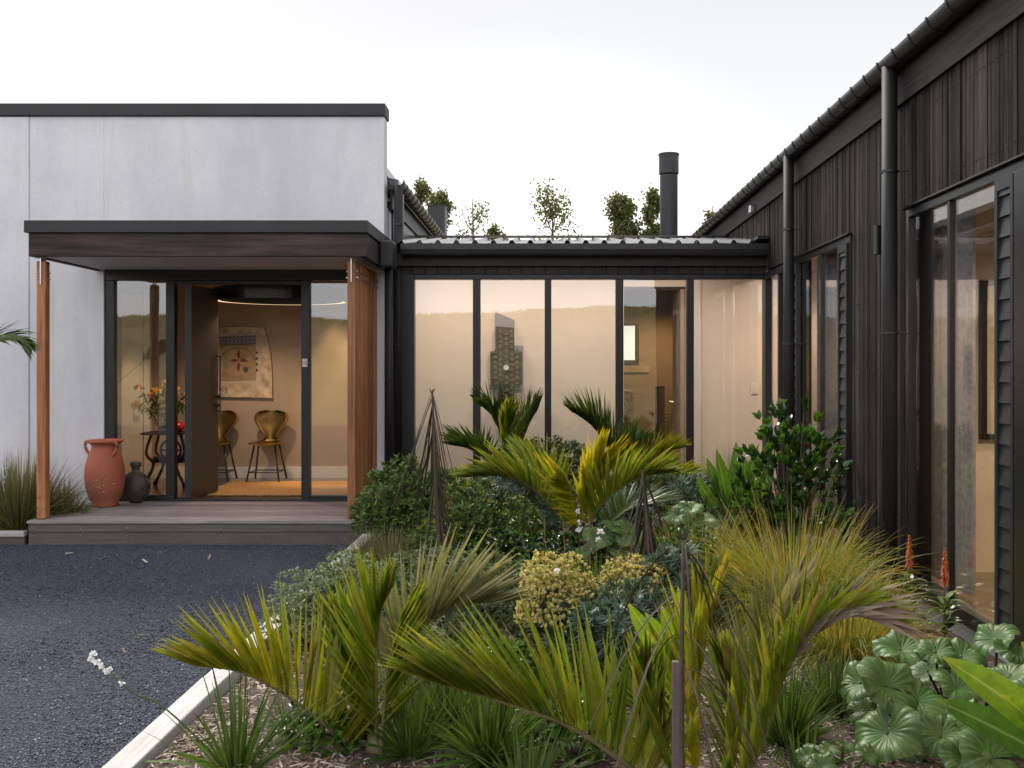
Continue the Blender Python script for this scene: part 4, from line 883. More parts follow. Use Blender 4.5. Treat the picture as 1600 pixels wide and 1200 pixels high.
QM().box(x0, x1, 7.06, 7.095, 1.15, 2.25).build('frame', M['black'], pf, bev=.004); QM().box(x0 + .04, x1 - .04, 7.052, 7.0595, 1.19, 2.21).build('print', M['paper'], pf)
q = QM(); rr = np.random.default_rng(6)
for zz in np.arange(1.3, 2.1, .045):
    xx = x0 + .12
    while xx < x1 - .14: w_ = rr.uniform(.02, .05); q.box(xx, xx + w_, 7.048, 7.0515, zz, zz + .02); xx += w_ + .012
q.build('printed_marks', M['ink'], pf)

# warm lamps of the house (ceiling downlights)
def area(name, loc, size, power, col=(1, .70, .42), spot=None):
    l = bpy.data.lights.new(name, 'AREA'); l.shape = 'DISK'; l.size = size; l.energy = power; l.color = col
    o = bpy.data.objects.new(name, l); o.location = loc; COL.objects.link(o); return o
def downlight(x, y, power, z=2.79, col=(1, .72, .46), blend=.6, ang=110):
    l = bpy.data.lights.new('downlight_lamp', 'SPOT'); l.spot_size = R(ang); l.spot_blend = blend; l.energy = power; l.color = col; l.shadow_soft_size = .05
    o = bpy.data.objects.new('downlight_lamp', l); o.location = (x, y, z - .02); COL.objects.link(o)
for x, pw in ((-1.2, 7), (-.3, 7), (.6, 6.5), (1.5, 6.5), (2.6, 7.5)):
    l = area('ceiling_lamp', (x, 11.36, 2.77), .3, pw, (1, .76, .61)); l.rotation_euler = (R(18), 0, 0)
for x, y, pw in ((-5.35, 12.75, 60), (-2.72, 12.98, 60), (-2.42, 12.98, 60)): downlight(x, y, pw, col=(1, .66, .36), ang=52)
downlight(-3.6, 12.0, 42, z=2.38, col=(1, .68, .42), ang=150)
downlight(1.6, 14.2, 50, col=(1, .62, .32), ang=150)
for x, y, pw in ((4.0, 6.3, 60), (3.2, 5.2, 90), (3.4, 8.4, 110), (3.6, 11.4, 60), (4.2, 4.0, 60)): downlight(x, y, pw, col=(1, .68, .42), ang=150)

# ================================================================== PLANTS
def frond(pts, parent, mat, L=.45, n=34, vee=.7, up=(0, 0, 1), a0=75, a1=18, w_=.014, start=.22, droop=.12, sides=(1, 1), rad=.011, seed=0, lprof=(.45, 1, 1, .75, .3), name='frond', rmat=None, side_lean=0):
    r = np.random.default_rng(seed); sp = spline(pts, 40); T = nrm(np.gradient(sp, axis=0))
    rq = QM().tube(sp, np.linspace(rad, rad * .25, 40), 7)
    o = None
    q = QM()
    for sd, on in ((-1, sides[0]), (1, sides[1])):
        if not on: continue
        m = int(n * on * 1.25); t = np.linspace(start, .985, m) + r.normal(0, .004, m)
        t = np.clip(t, 0, 1); ii = t * 39; i0 = np.minimum(ii.astype(int), 38); f = (ii - i0)[:, None]
        p0 = sp[i0] * (1 - f) + sp[i0 + 1] * f; tt = nrm(T[i0] * (1 - f) + T[i0 + 1] * f)
        N_ = nrm(np.asarray(up, float) - (tt @ np.asarray(up, float))[:, None] * tt); S_ = np.cross(tt, N_) * sd
        tn = (t - start) / (1 - start); a = np.radians(a0 + (a1 - a0) * tn ** .8 + r.normal(0, 4, m)); ve = vee + r.normal(0, .10, m)
        lat = S_ * np.cos(ve)[:, None] + N_ * np.sin(ve)[:, None]
        D = tt * np.cos(a)[:, None] + lat * np.sin(a)[:, None]
        LL = L * np.interp(tn, np.linspace(0, 1, len(lprof)), lprof) * r.uniform(.88, 1.08, m)
        Nl = nrm(np.cross(D, np.cross(N_, D)) + S_ * .5 + r.normal(0, .12, (m, 3)))
        q.strips(p0, D, LL, 1.5 * w_ * r.uniform(.7, 1.2, m), droop * r.uniform(.3, 1.6, m), Nl, 6, (.45, .95, 1, .9, .65, .3, .02), fold=.28)
    leaf = q.build(name, mat, parent)
    rq.build('rib', rmat or G['rachis'], leaf, smooth=True)
    return leaf
def palm(label, base, fronds, group=None):
    t = thing('nikau_palm', label, 'palm', base, group)
    for k, (pts, mat, kw) in enumerate(fronds):
        frond(pts, t, G[mat], seed=k + int(base[1] * 10), **kw)
    b = np.array(base); QM().tube([b - [0, 0, .03], b + [0, 0, .09]], [.055, .035], 10).build('crownshaft', G['rachis'], t, smooth=True)
    return t
# foreground palm, left of centre
y = 4.2
palm('young palm nearest the kerb with three spreading yellow-green fronds', (*P(588, 1195, y)[:2], .05), [
    ([P(583, 1205, 4.2), P(548, 1168, 4.2), P(500, 1126, 4.15), P(440, 1082, 4.1), P(375, 1050, 4.05), P(310, 1040, 4.0)], 'nikau_y', dict(L=.46, n=34, vee=1.2, a0=82, a1=14, w_=.013, start=.22, droop=.02, sides=(1, .7), lprof=(.75, 1.05, 1, .75, .4))),
    ([P(588, 1205, 4.2), P(588, 1120, 4.15), P(588, 1030, 4.1), P(594, 960, 4.05), P(612, 915, 4.0)], 'nikau', dict(L=.40, n=28, vee=1.0, up=(-1, -.25, .1), a0=42, a1=10, w_=.0135, start=.2, droop=-.02, lprof=(1, 1, .9, .6, .3), sides=(1, .6))),
    ([P(596, 1205, 4.25), P(612, 1110, 4.3), P(632, 1032, 4.3), P(670, 975, 4.3), P(730, 945, 4.25), P(785, 940, 4.2)], 'nikau_p', dict(L=.46, n=30, vee=1.1, a0=50, a1=8, w_=.0155, start=.3, droop=.03, sides=(1, .7), lprof=(.9, 1.05, .95, .6, .3))),
    ([P(590, 1205, 4.3), P(575, 1130, 4.35), P(560, 1060, 4.4), P(548, 1005, 4.4), P(530, 970, 4.4)], 'nikau', dict(L=.36, n=26, vee=1.0, up=(-.2, -.5, .8), a0=40, a1=12, w_=.012, start=.25, droop=.02)),
    ([P(592, 1205, 4.2), P(600, 1120, 4.1), P(606, 1050, 4.05), P(620, 990, 4.0), P(640, 940, 4.0)], 'nikau', dict(L=.36, n=26, vee=1.0, up=(.8, -.3, .3), a0=38, a1=10, w_=.012, start=.2, droop=.02, lprof=(1, 1, .9, .6, .3)))])
# foreground palm, centre right
palm('largest foreground palm with long frond sweeping left low over the bark', (*P(1110, 1240, 3.7)[:2], .06), [
    ([P(1090, 1290, 3.7), P(1030, 1235, 3.65), P(960, 1180, 3.55), P(890, 1135, 3.5), P(820, 1108, 3.45), P(740, 1082, 3.4), P(680, 1066, 3.35)], 'nikau', dict(L=.47, n=40, vee=1.15, a0=72, a1=8, w_=.013, start=.2, droop=.02, sides=(1, .75), rad=.014, lprof=(.95, 1.05, 1, .8, .45))),
    ([P(1120, 1290, 3.7), P(1172, 1200, 3.7), P(1205, 1115, 3.7), P(1228, 1045, 3.65), P(1262, 990, 3.6), P(1320, 955, 3.55), P(1385, 960, 3.5)], 'nikau', dict(L=.46, n=44, vee=.95, up=(-1, -.3, .35), a0=46, a1=16, w_=.012, start=.12, droop=.05, rad=.015, lprof=(1, 1.05, .9, .55, .22), sides=(1, .6))),
    ([P(1130, 1290, 3.8), P(1160, 1180, 3.9), P(1180, 1080, 3.95), P(1205, 1000, 3.95), P(1240, 930, 3.95)], 'nikau_p', dict(L=.42, n=26, vee=.8, up=(-.7, -.5, .5), a0=38, a1=12, w_=.014, start=.25, droop=.04, lprof=(.9, 1, 1, .8, .5))),
    ([P(1095, 1290, 3.9), P(1085, 1180, 4.0), P(1085, 1070, 4.1), P(1100, 980, 4.1), P(1125, 900, 4.1)], 'nikau_y', dict(L=.38, n=30, vee=.9, up=(-.7, -.7, .2), a0=46, a1=12, w_=.013, start=.2, droop=.0)),
    ([P(1100, 1290, 3.6), P(1060, 1220, 3.6), P(1030, 1150, 3.6), P(1012, 1090, 3.6), P(1000, 1045, 3.6)], 'nikau', dict(L=.34, n=26, vee=1.0, up=(.2, -.6, .7), a0=36, a1=10, w_=.011, start=.15, droop=.02)),
    ([P(1125, 1290, 3.6), P(1140, 1220, 3.55), P(1150, 1150, 3.5), P(1150, 1085, 3.5), P(1140, 1040, 3.5)], 'nikau', dict(L=.34, n=30, vee=1.0, up=(-.6, -.5, .5), a0=36, a1=10, w_=.012, start=.15, droop=.02))])
# mid palm
y = 7.6
for k, (pp, LL_) in enumerate((([P(1262, 990, 3.6), P(1310, 957, 3.55), P(1375, 958, 3.5)], .30), ([P(1228, 1045, 3.66), P(1262, 990, 3.61), P(1300, 963, 3.57)], .26))):
    frond(pp, bpy.data.objects['nikau_palm.001'], G['dead'], L=LL_, n=12, vee=.5, up=(-.6, -.5, .6), a0=32, a1=12, w_=.009, start=.1, droop=.12, seed=90 + k, name='withered_leaflets')
palm('mid bed palm with orange-yellow fronds at its centre', (*P(900, 868, y)[:2], .07), [
    ([P(900, 880, y), P(880, 820, y), P(840, 770, y - .2), P(790, 745, y - .4), P(725, 745, y - .6)], 'nikau', dict(L=.46, n=38, vee=1.0, a0=62, a1=10, w_=.014, start=.2, droop=.1)),
    ([P(900, 880, y), P(885, 815, y), P(860, 760, y + .1), P(835, 728, y + .2), P(812, 712, y + .3)], 'nikau', dict(L=.40, n=30, vee=.9, a0=60, a1=12, w_=.014, start=.25, droop=.1)),
    ([P(905, 880, y), P(915, 820, y), P(915, 775, y), P(925, 745, y), P(935, 722, y)], 'nikau_o', dict(L=.50, n=26, vee=.75, up=(.5, -.8, .3), a0=44, a1=10, w_=.014, start=.3, droop=.0)),
    ([P(905, 880, y), P(925, 815, y), P(960, 770, y - .2), P(1005, 745, y - .4), P(1048, 738, y - .6)], 'nikau', dict(L=.46, n=38, vee=1.0, a0=62, a1=10, w_=.013, start=.2, droop=.1)),
    ([P(902, 880, y), P(905, 830, y - .2), P(900, 790, y - .4), P(890, 760, y - .6), P(880, 745, y - .8)], 'nikau_y', dict(L=.44, n=26, vee=.9, up=(-.6, -.6, .4), a0=46, a1=10, w_=.013, start=.3, droop=.0)),
    ([P(908, 880, y), P(940, 830, y), P(975, 800, y + .2), P(1010, 790, y + .3), P(1040, 800, y + .4)], 'nikau_d', dict(L=.38, n=26, vee=.8, a0=62, a1=12, w_=.013, start=.3, droop=.15))])
y = 9.9
palm('dark green palm in front of the carved panel pane', (*P(792, 790, y)[:2], .08), [
    ([P(792, 800, y), P(790, 740, y), P(785, 690, y), P(770, 650, y - .1), P(745, 625, y - .3)], 'nikau_d', dict(L=.54, n=44, vee=.8, up=(.8, -.5, .4), a0=50, a1=14, w_=.014, start=.3, droop=.05)),
    ([P(794, 800, y), P(800, 740, y), P(812, 700, y), P(825, 665, y), P(835, 645, y)], 'nikau_d', dict(L=.50, n=42, vee=.8, up=(-.8, -.5, .4), a0=45, a1=14, w_=.014, start=.25, droop=.05)),
    ([P(790, 800, y), P(775, 745, y), P(755, 715, y - .2), P(730, 700, y - .4), P(705, 695, y - .6)], 'nikau_d', dict(L=.42, n=30, vee=.9, a0=60, a1=12, w_=.012, start=.3, droop=.1)),
    ([P(792, 800, y), P(795, 740, y - .3), P(790, 700, y - .5), P(788, 670, y - .6), P(790, 640, y - .7)], 'nikau', dict(L=.52, n=40, vee=.9, up=(.5, -.8, .2), a0=42, a1=14, w_=.013, start=.3, droop=.08))])
y = 9.5
palm('dark palm arching left before the middle pane with a yellow frond on its right', (*P(985, 800, y)[:2], .08), [
    ([P(985, 800, y), P(975, 745, y), P(950, 700, y - .1), P(925, 665, y - .2), P(890, 640, y - .4)], 'nikau_d', dict(L=.48, n=50, vee=.9, up=(.5, -.3, .8), a0=58, a1=12, w_=.013, start=.25, droop=.04)),
    ([P(988, 800, y), P(995, 750, y), P(1010, 725, y), P(1035, 708, y - .1), P(1065, 700, y - .2)], 'nikau_y', dict(L=.36, n=28, vee=.9, a0=62, a1=12, w_=.013, start=.25, droop=.08)),
    ([P(985, 800, y), P(980, 755, y), P(978, 725, y), P(985, 700, y), P(995, 690, y)], 'nikau_d', dict(L=.36, n=28, vee=.3, up=(0, -1, .2), a0=50, a1=14, w_=.013, start=.25, droop=.06)),
    ([P(988, 800, y), P(1010, 765, y - .3), P(1040, 750, y - .5), P(1070, 745, y - .7), P(1100, 755, y - .9)], 'nikau', dict(L=.34, n=28, vee=.7, a0=62, a1=12, w_=.012, start=.25, droop=.12))])
# palm off to the left, only its tip enters the frame
y = 9.0
t = palm('palm at the left edge, only a frond tip showing before the concrete wall', (-6.0, y, .08), [
    ([(-6.0, y, .1), (-5.9, y, 1.0), P(-60, 560, y), P(-20, 530, y), P(20, 525, y), P(42, 540, y)], 'nikau_d', dict(L=.30, n=34, vee=.4, up=(0, -.6, .8), a0=45, a1=12, w_=.011, start=.4, droop=.25)),
    ([(-6.0, y, .1), (-6.15, y, 1.0), (-6.4, y, 1.6), (-6.8, y, 1.9)], 'nikau_d', dict(L=.32, n=30, vee=.6, a0=50, a1=12, w_=.011, start=.3, droop=.2))])

def tussock(label, base, n, L, spread, mat, w_=.003, droop=.55, seed=0, group=None, name='grass_tussock', cat='grass', lean=(0, 0), K=6, rad=.1, bend=2.2, minel=0.):
    r = np.random.default_rng(seed); base = np.array(base, float); a = r.random(n) * 6.283; el = np.abs(r.normal(0, spread, n))
    el = np.clip(el, 0, 1.25) + minel
    D = np.stack([np.sin(el) * np.cos(a) + lean[0], np.sin(el) * np.sin(a) + lean[1], np.cos(el)], 1)
    rr = rad * np.sqrt(r.random(n)); P0 = base + np.stack([rr * np.cos(a), rr * np.sin(a), np.zeros(n)], 1)
    q = QM().strips(P0, D, L * r.uniform(.5, 1.1, n), w_ * r.uniform(.7, 1.3, n), droop * (el * .5 + .16) * r.uniform(.4, 1.5, n), np.stack([np.cos(a) * .8 + r.normal(0, .4, n), np.sin(a) * .8 + r.normal(0, .4, n), np.full(n, .35)], 1), K, (.9, 1, .9, .7, .4, .03), bend=bend)
    o = q.build(name, G[mat]); return tag(o, label, cat, group)
def bp(u, v, Y=None, z=GZ):
    if Y is None: Y = (EYE - z) * F / (v - VV)
    p_ = P(u, v, Y); return np.array([p_[0], Y, z])
gz_ = .09
tussock('big tawny ornamental grass mound arching before the black cladding', (1.52, 6.3, gz_), 4800, 1.02, .62, 'carex', .0026, 1.45, 1, 'tawny ornamental grasses', rad=.22, minel=.22)
tussock('tawny grass clump left of the big mound, below the broad leaves', (1.0, 6.9, gz_), 1500, .78, .66, 'carex', .003, .95, 2, 'tawny ornamental grasses', rad=.18, minel=.22)
tussock('tawny grass clump drooping toward the kidney-leaved plant', (1.60, 5.5, gz_), 1800, .70, .78, 'carex', .003, 1.3, 3, 'tawny ornamental grasses', rad=.18, minel=.22)
tussock('green-brown tussock left of the deck below the palm tip', P(30, 840, 9.9) * [1, 1, 0] + [0, 0, .1], 1500, .82, .5, 'tussock', .0035, .5, 4, 'green tussocks', rad=.2)
tussock('small green-brown tussock behind the cedar post', P(95, 840, 10.1) * [1, 1, 0] + [0, 0, .1], 600, .55, .6, 'tussock', .0035, .6, 5, 'green tussocks', rad=.12)
tussock('wispy tussock at the foot of the slat screen', (-1.42, 9.6, .08), 380, .55, .6, 'tussock', .003, .5, 6, 'green tussocks')
tussock('wispy tussock before the first glass pane', (-.75, 10.3, .08), 500, .60, .55, 'tussock', .003, .6, 7, 'green tussocks')
tussock('pale seedy grass under the light switch pane', (1.75, 10.0, .08), 320, .95, .3, 'carex', .0022, .3, 8, 'green tussocks')
tussock('low light-green grass patch beside the far end of the kerb', bp(610, 880), 700, .32, .75, 'tussock', .003, .3, 9, 'low light-green grass patches', rad=.3)
tussock('low light-green grass patch between the westringia and the thin lancewood', bp(660, 895), 600, .34, .75, 'tussock', .003, .3, 10, 'low light-green grass patches', rad=.26)
tussock('fresh green grass clump between the two lime flower mounds', bp(925, 990), 420, .50, .32, 'libertia', .005, .25, 11, 'strap-leaved clumps')
def straps(u, v, label, n=70, L=.4, seed=0, w_=.006, spread=.6, droop=.35, Y=None, z=GZ):
    return tussock(label, bp(u, v, Y, z), n, L, spread, 'libertia', w_, droop, seed, 'strap-leaved clumps', 'strap_leaf_clump', 'perennial', rad=.05, K=7)
straps(370, 1215, 'dark strap-leaved clump overhanging the kerb with a white flower stem', 80, .52, 21, .0065, .62)
straps(765, 1190, 'strap-leaved clump at the bottom centre under the sweeping frond', 300, .40, 22, .0065, .8)
straps(700, 1150, 'strap-leaved clump just left of the bottom centre', 260, .38, 23, .006, .8)
straps(1225, 1165, 'bright strap-leaved clump between the big palm and the kidney-leaved plant', 300, .38, 24, .005, .75)
straps(825, 1240, 'half cut off strap-leaved clump at the bottom edge', 90, .3, 25, .005, .8)
straps(900, 985, 'strap-leaved clump behind the larger lime flower mound', 90, .45, 26, .005, .35)
straps(700, 1075, 'thin strap-leaved clump behind the palm nearest the kerb', 80, .42, 27, .004, .45)
straps(1300, 1120, 'strap-leaved clump tucked under the tawny grass beside the kidney leaves', 240, .36, 29, .005, .7)
straps(1165, 1110, 'strap-leaved clump behind the big palm and in front of the tawny grass', 220, .42, 30, .005, .6)
straps(640, 1180, 'strap-leaved clump right beside the foot of the palm nearest the kerb', 160, .34, 31, .006, .8)
straps(860, 1120, 'strap-leaved clump with thin leaves behind the low sweeping frond', 150, .34, 32, .004, .6)
straps(1010, 1110, 'strap-leaved clump left of the nearest lancewood', 150, .38, 33, .005, .6)
straps(450, 1130, 'few-leaved strap clump on the bark inside the kerb bend', 45, .22, 34, .004, .7)
straps(1255, 1215, 'small strap-leaved clump at the foot of the kidney-leaved plant', 60, .24, 28, .005, .8)

def shell_pts(r, n, rad, lump=.14, low=-.15):
    d = nrm(r.normal(0, 1, (n, 3))); d = d[d[:, 2] > low]; n = len(d)
    ph = r.random((6, 3)) * 6; fr_ = r.normal(0, 3.2, (6, 3)); k = sum(np.sin(d @ fr_[i] + ph[i, 0]) for i in range(6)) / 6
    s = (1 + lump * 2 * k) * (1 - .34 * r.random(n) ** 2.2); return d, d * s[:, None] * np.asarray(rad)
def bush(label, base, rad, tips, per, L, W_, mat, seed, spread=1.1, group=None, name='shrub', cat='shrub', outw=.7, prof=(.5, 1, .75, .1), K=2, fold=.25, low=-.2, lump=.2, stemn=10, tipmat=None, tipf=.25, upb=.3, droop=.1, extra=None):
    r = np.random.default_rng(seed); base = np.array(base, float); rad = np.array(rad, float); tips = int(tips * 1.9); c = base + [0, 0, rad[2] * .42]
    t = thing(name, label, cat, base, group); d, p0 = shell_pts(r, tips, rad, lump, low)
    tp = c + p0; tp[:, 2] = np.maximum(tp[:, 2], base[2] + .02)
    inner = r.random(len(tp)) < .22; tp[inner] = c + p0[inner] * .65
    ax = nrm(d + [0, 0, upb] + r.normal(0, .25, d.shape))
    P0 = np.repeat(tp, per, 0); A = np.repeat(ax, per, 0); rn = r.normal(0, 1, P0.shape); perp = nrm(rn - (rn * A).sum(1, keepdims=True) * A)
    D = nrm(A * outw + perp * spread * r.uniform(.5, 1, (len(P0), 1))); off = A * (r.random((len(P0), 1)) - .6) * L * 1.2
    LL = L * r.uniform(.7, 1.2, len(P0)); sel = np.zeros(len(P0), bool)
    if tipmat: sel = np.repeat((r.random(len(tp)) < tipf) & (d[:, 2] > .0), per)
    Nr = nrm(A + r.normal(0, .2, A.shape))
    q = QM().strips((P0 + off)[~sel], D[~sel], LL[~sel], W_, droop, Nr[~sel], K, prof, fold); q.build('foliage', G[mat], t)
    if tipmat and sel.any(): QM().strips((P0 + A * L * .3)[sel], nrm(D + A * .5)[sel], LL[sel], W_, droop, Nr[sel], K, prof, fold).build('young_leaves', G[tipmat], t)
    q = QM()
    for i in range(stemn):
        k = r.integers(len(tp)); q.tube(spline([base + r.normal(0, .02, 3) * [1, 1, 0], base * .5 + tp[k] * .5 + [0, 0, -.04], tp[k]], 7), [.012, .01, .009, .007, .006, .005, .003], 5)
    q.build('stem', M['twig'], t)
    return t
NEEDLE = (.8, 1, .2)
bush('grey-green rounded shrub spilling over the kerb in front of the deck', bp(548, 1000), (.36, .32, .34), 1100, 12, .023, .0042, 'westringia', 31, group='grey-green needle shrubs', prof=NEEDLE, fold=0, lump=.12)
bush('darker grey-green shrub behind the palm nearest the kerb', bp(710, 1015), (.52, .42, .42), 1500, 12, .023, .0042, 'westdark', 32, group='grey-green needle shrubs', prof=NEEDLE, fold=0, lump=.12)
bush('low grey-green shrub half hidden by the pale palm frond', bp(660, 1110), (.24, .2, .26), 520, 12, .022, .003, 'westringia', 33, group='grey-green needle shrubs', prof=NEEDLE, fold=0)
bush('small grey-green shrub at the kerb below the first', bp(485, 1005), (.26, .22, .28), 620, 12, .02, .0032, 'westringia', 34, group='grey-green needle shrubs', prof=NEEDLE, fold=0)
bush('dark green shrub against the right end of the deck', bp(635, 850, 9.1), (.46, .42, .54), 800, 8, .05, .010, 'coprosma', 35, group='dark green shrubs', tipmat='glosstip', tipf=.1)
bush('dark green shrub behind the tall lancewood', bp(690, 840, 8.9), (.34, .3, .5), 500, 8, .05, .010, 'coprosma', 36, group='dark green shrubs')
bush('sage-green domed shrub rising before the middle pane', bp(860, 790, 9.9), (.56, .45, .66), 1700, 9, .036, .011, 'mound', 37, group='sage domes')
bush('dark glossy groundcover below the mid palm', bp(760, 905), (.55, .4, .24), 750, 7, .04, .014, 'gloss', 38, group='glossy groundcover', tipmat='glosstip', tipf=.2)
bush('dark glossy groundcover left of the mid palm base', bp(850, 915), (.50, .4, .26), 700, 7, .04, .014, 'gloss', 39, group='glossy groundcover', tipmat='glosstip', tipf=.15)
bush('bushy green shrub with yellow tips left of the mid palm', bp(745, 862, 8.0), (.50, .4, .46), 900, 8, .045, .010, 'coprosma', 40, group='dark green shrubs', tipmat='nikau_y', tipf=.13)
bush('blue-green spurge foliage behind the mid palm', bp(990, 850, 8.8), (.50, .4, .5), 420, 22, .065, .006, 'euph_lf', 41, group='blue-green spurge', fold=0, prof=(.6, 1, .8, .2))
bush('blue-green spurge foliage right of the mid palm', bp(1090, 850, 8.4), (.45, .4, .5), 380, 22, .065, .006, 'euph_lf', 42, group='blue-green spurge', fold=0, prof=(.6, 1, .8, .2))
bush('blue-green spurge foliage left of the mid palm fronds', bp(790, 830, 8.9), (.45, .4, .5), 380, 22, .065, .006, 'euph_lf', 43, group='blue-green spurge', fold=0, prof=(.6, 1, .8, .2))
bush('blue-green spurge foliage between the lime mounds and the lancewood stem', bp(970, 1055), (.27, .25, .33), 240, 26, .062, .0055, 'euph_lf', 44, group='blue-green spurge', fold=0, prof=(.6, 1, .8, .2))
bush('blue-green spurge foliage right of the larger lime flower mound', bp(905, 1040), (.26, .24, .26), 220, 24, .06, .0055, 'euph_lf', 45, group='blue-green spurge', fold=0, prof=(.6, 1, .8, .2))
def spurge(label, base, rad, seed, n=520):
    t = bush(label, base, rad, n, 10, .014, .0065, 'euph_fl', seed, group='lime spurge flower mounds', name='spurge_in_flower', cat='perennial', prof=(.6, 1, .9, .5), fold=.3, lump=.16, upb=.8)
    return t
bush('low grey-green shrub between the kerb palm and the darker shrub', bp(615, 1060), (.30, .25, .30), 620, 12, .023, .0042, 'westdark', 46, group='grey-green needle shrubs', prof=NEEDLE, fold=0)
bush('low dark shrub right of the mid palm under the tawny grass', bp(1080, 960), (.42, .35, .36), 620, 8, .04, .012, 'coprosma', 47, group='dark green shrubs', tipmat='glosstip', tipf=.15)
bush('blue-green spurge foliage behind the smaller lime flower mound', bp(1050, 985), (.30, .28, .34), 240, 24, .062, .0055, 'euph_lf', 48, group='blue-green spurge', fold=0, prof=(.6, 1, .8, .2))
bush('dark groundcover spread between the darker grey shrub and the lime mound', bp(800, 960), (.42, .32, .24), 600, 7, .04, .014, 'gloss', 49, group='glossy groundcover', tipmat='glosstip', tipf=.2)
bush('low bright green groundcover patch beside the foot of the kerb palm', bp(520, 1165), (.20, .16, .12), 200, 7, .035, .011, 'coprosma', 55, group='low groundcover patches', tipmat='glosstip', tipf=.4)
bush('low bright green groundcover patch below the lime flower mound', bp(800, 1070), (.26, .2, .14), 260, 7, .035, .011, 'coprosma', 56, group='low groundcover patches', tipmat='glosstip', tipf=.4)
bush('low bright green groundcover patch at the bottom between two strap clumps', bp(900, 1175), (.22, .18, .14), 240, 7, .035, .011, 'coprosma', 57, group='low groundcover patches', tipmat='glosstip', tipf=.4)
spurge('larger lime-yellow spurge flower mound left of centre foreground', bp(865, 1040) + [0, 0, .17], (.21, .2, .30), 51, 1100)
spurge('smaller lime and rust spurge flower mound in front of the middle lancewood', bp(990, 990) + [0, 0, .20], (.22, .2, .17), 52, 900)
bush('glossy dark evergreen shrub with upright rosettes against the timber wing', (1.90, 7.9, .1), (.46, .40, .86), 200, 10, .085, .021, 'gloss', 53, group=None, tipmat='glosstip', tipf=.45, outw=1.0, spread=.75, upb=1.0, fold=.35, lump=.34, prof=(.3, .8, 1, .7, .1), K=4, stemn=40)
# broad canna-like leaves
def broad(label, base, specs, mat, name='broad_leaf_plant', cat='plant', w_=.05, group=None, seed=0):
    t = thing(name, label, cat, base, group); r = np.random.default_rng(seed)
    for tip, wf in specs:
        b = np.array(base, float) + r.normal(0, .02, 3) * [1, 1, 0]; tip = np.array(tip, float); d = tip - b; L = np.linalg.norm(d)
        q = QM().strips([b + d * .25 + [0, 0, .03]], [d * .75], L * .78, w_ * wf, .08, nrm(np.array([r.normal(0, .3), -1, .6])), 10, (.25, .8, 1, 1, .9, .65, .05), fold=.3)
        lf = q.build('leaf', G['cannadk' if wf == .9 and mat == 'canna' and seed == 3 else mat], t, smooth=True); QM().tube([b, b + d * .27 + [0, 0, .03]], [.009, .006], 6).build('stalk', G['rachis'], lf)
    return t
y = 8.2
rr = np.random.default_rng(9)
broad('broad green leaved clump left of the glossy evergreen shrub', bp(1150, 870, 8.3, .1), [(P(u, v, 8.2 + rr.normal(0, .15)), 1) for u, v in ((1090, 745), (1105, 715), (1120, 700), (1135, 730), (1150, 690), (1165, 715), (1180, 705), (1110, 775), (1140, 765), (1175, 745), (1195, 735), (1125, 790), (1160, 785), (1195, 770), (1210, 715), (1095, 790))] , 'cannadk', w_=.055, seed=1)
broad('lime broad leaved plant behind the foreground lancewood', bp(1075, 1120, 4.7), [(P(u, v, 4.6), f) for u, v, f in ((985, 945, .9), (1010, 960, .8), (1035, 950, .8), (1060, 920, .7), (1020, 1010, .9), (1050, 1000, .8))], 'canna', w_=.05, seed=2)
# leaves leaning in from the lower right corner, close to the camera
broad('long broad leaves leaning in from the lower right corner', P(1740, 1260, 2.9), [(P(1482, 1028, 2.9), 1), (P(1470, 1095, 2.85), .9), (P(1570, 1090, 2.8), .7), (P(1600, 1010, 3.1), .8)], 'canna', w_=.052, seed=3)
# kidney-leaved plants
def lig(label, base, leaves, seed, group='kidney-leaved plants'):
    t = thing('leopard_plant', label, 'plant', base, group); r = np.random.default_rng(seed)
    for (c, rad, nx_, ny_) in leaves:
        nr, na = 11, 132; c = np.array(c, float); rad = rad * r.uniform(.72, 1.15); Nn = nrm([nx_ + r.normal(0, .25), ny_ * .75 + r.normal(0, .2), 1.0]); A = nrm(np.cross(Nn, [.3 * r.normal(), 1, 0])); B = np.cross(Nn, A)
        rot = r.random() * 6.28 if r.random() < .3 else math.pi * 1.5 + r.normal(0, .5)
        th = rot + np.linspace(.09, 2 * np.pi - .09, na); rs = np.linspace(.02, 1, nr); ph = r.random() * 6; v = []; uv = []
        for i, q_ in enumerate(rs):
            for j, a in enumerate(th):
                edge = 1 + .03 * math.sin(a * 5 + ph) + .02 * math.sin(a * 11 + 2 * ph)
                R_ = rad * q_ * edge; h = rad * (.42 * q_ ** 1.2 - .36 * q_ ** 4 + .020 * q_ * math.cos(22 * (a - rot)) * (1.1 - .6 * q_) + .15 * q_ ** 2.5 * math.sin(2 * a + ph) + .10 * q_ ** 3 * math.sin(5 * a + 2 * ph) + .035 * q_ ** 4 * math.sin(13 * a))
                v.append(c + A * R_ * math.cos(a) + B * R_ * math.sin(a) + Nn * h); uv.append(((a - rot) / 6.2832, q_))
        q = QM().add(v, [(i * na + j, i * na + j + 1, (i + 1) * na + j + 1, (i + 1) * na + j) for i in range(nr - 1) for j in range(na - 1)], uv)
        lf = q.build('leaf', G['lig'], t, smooth=True)
        b = np.array(base) + r.normal(0, .05, 3) * [1, 1, 0]; QM().tube(spline([b, b * .5 + c * .5 + [0, 0, -.05] + Nn * -.03, c - Nn * .02, c], 8), .006, 6).build('stalk', G['libertia'], lf, smooth=True)
    return t
y = 4.3; k_ = y / F
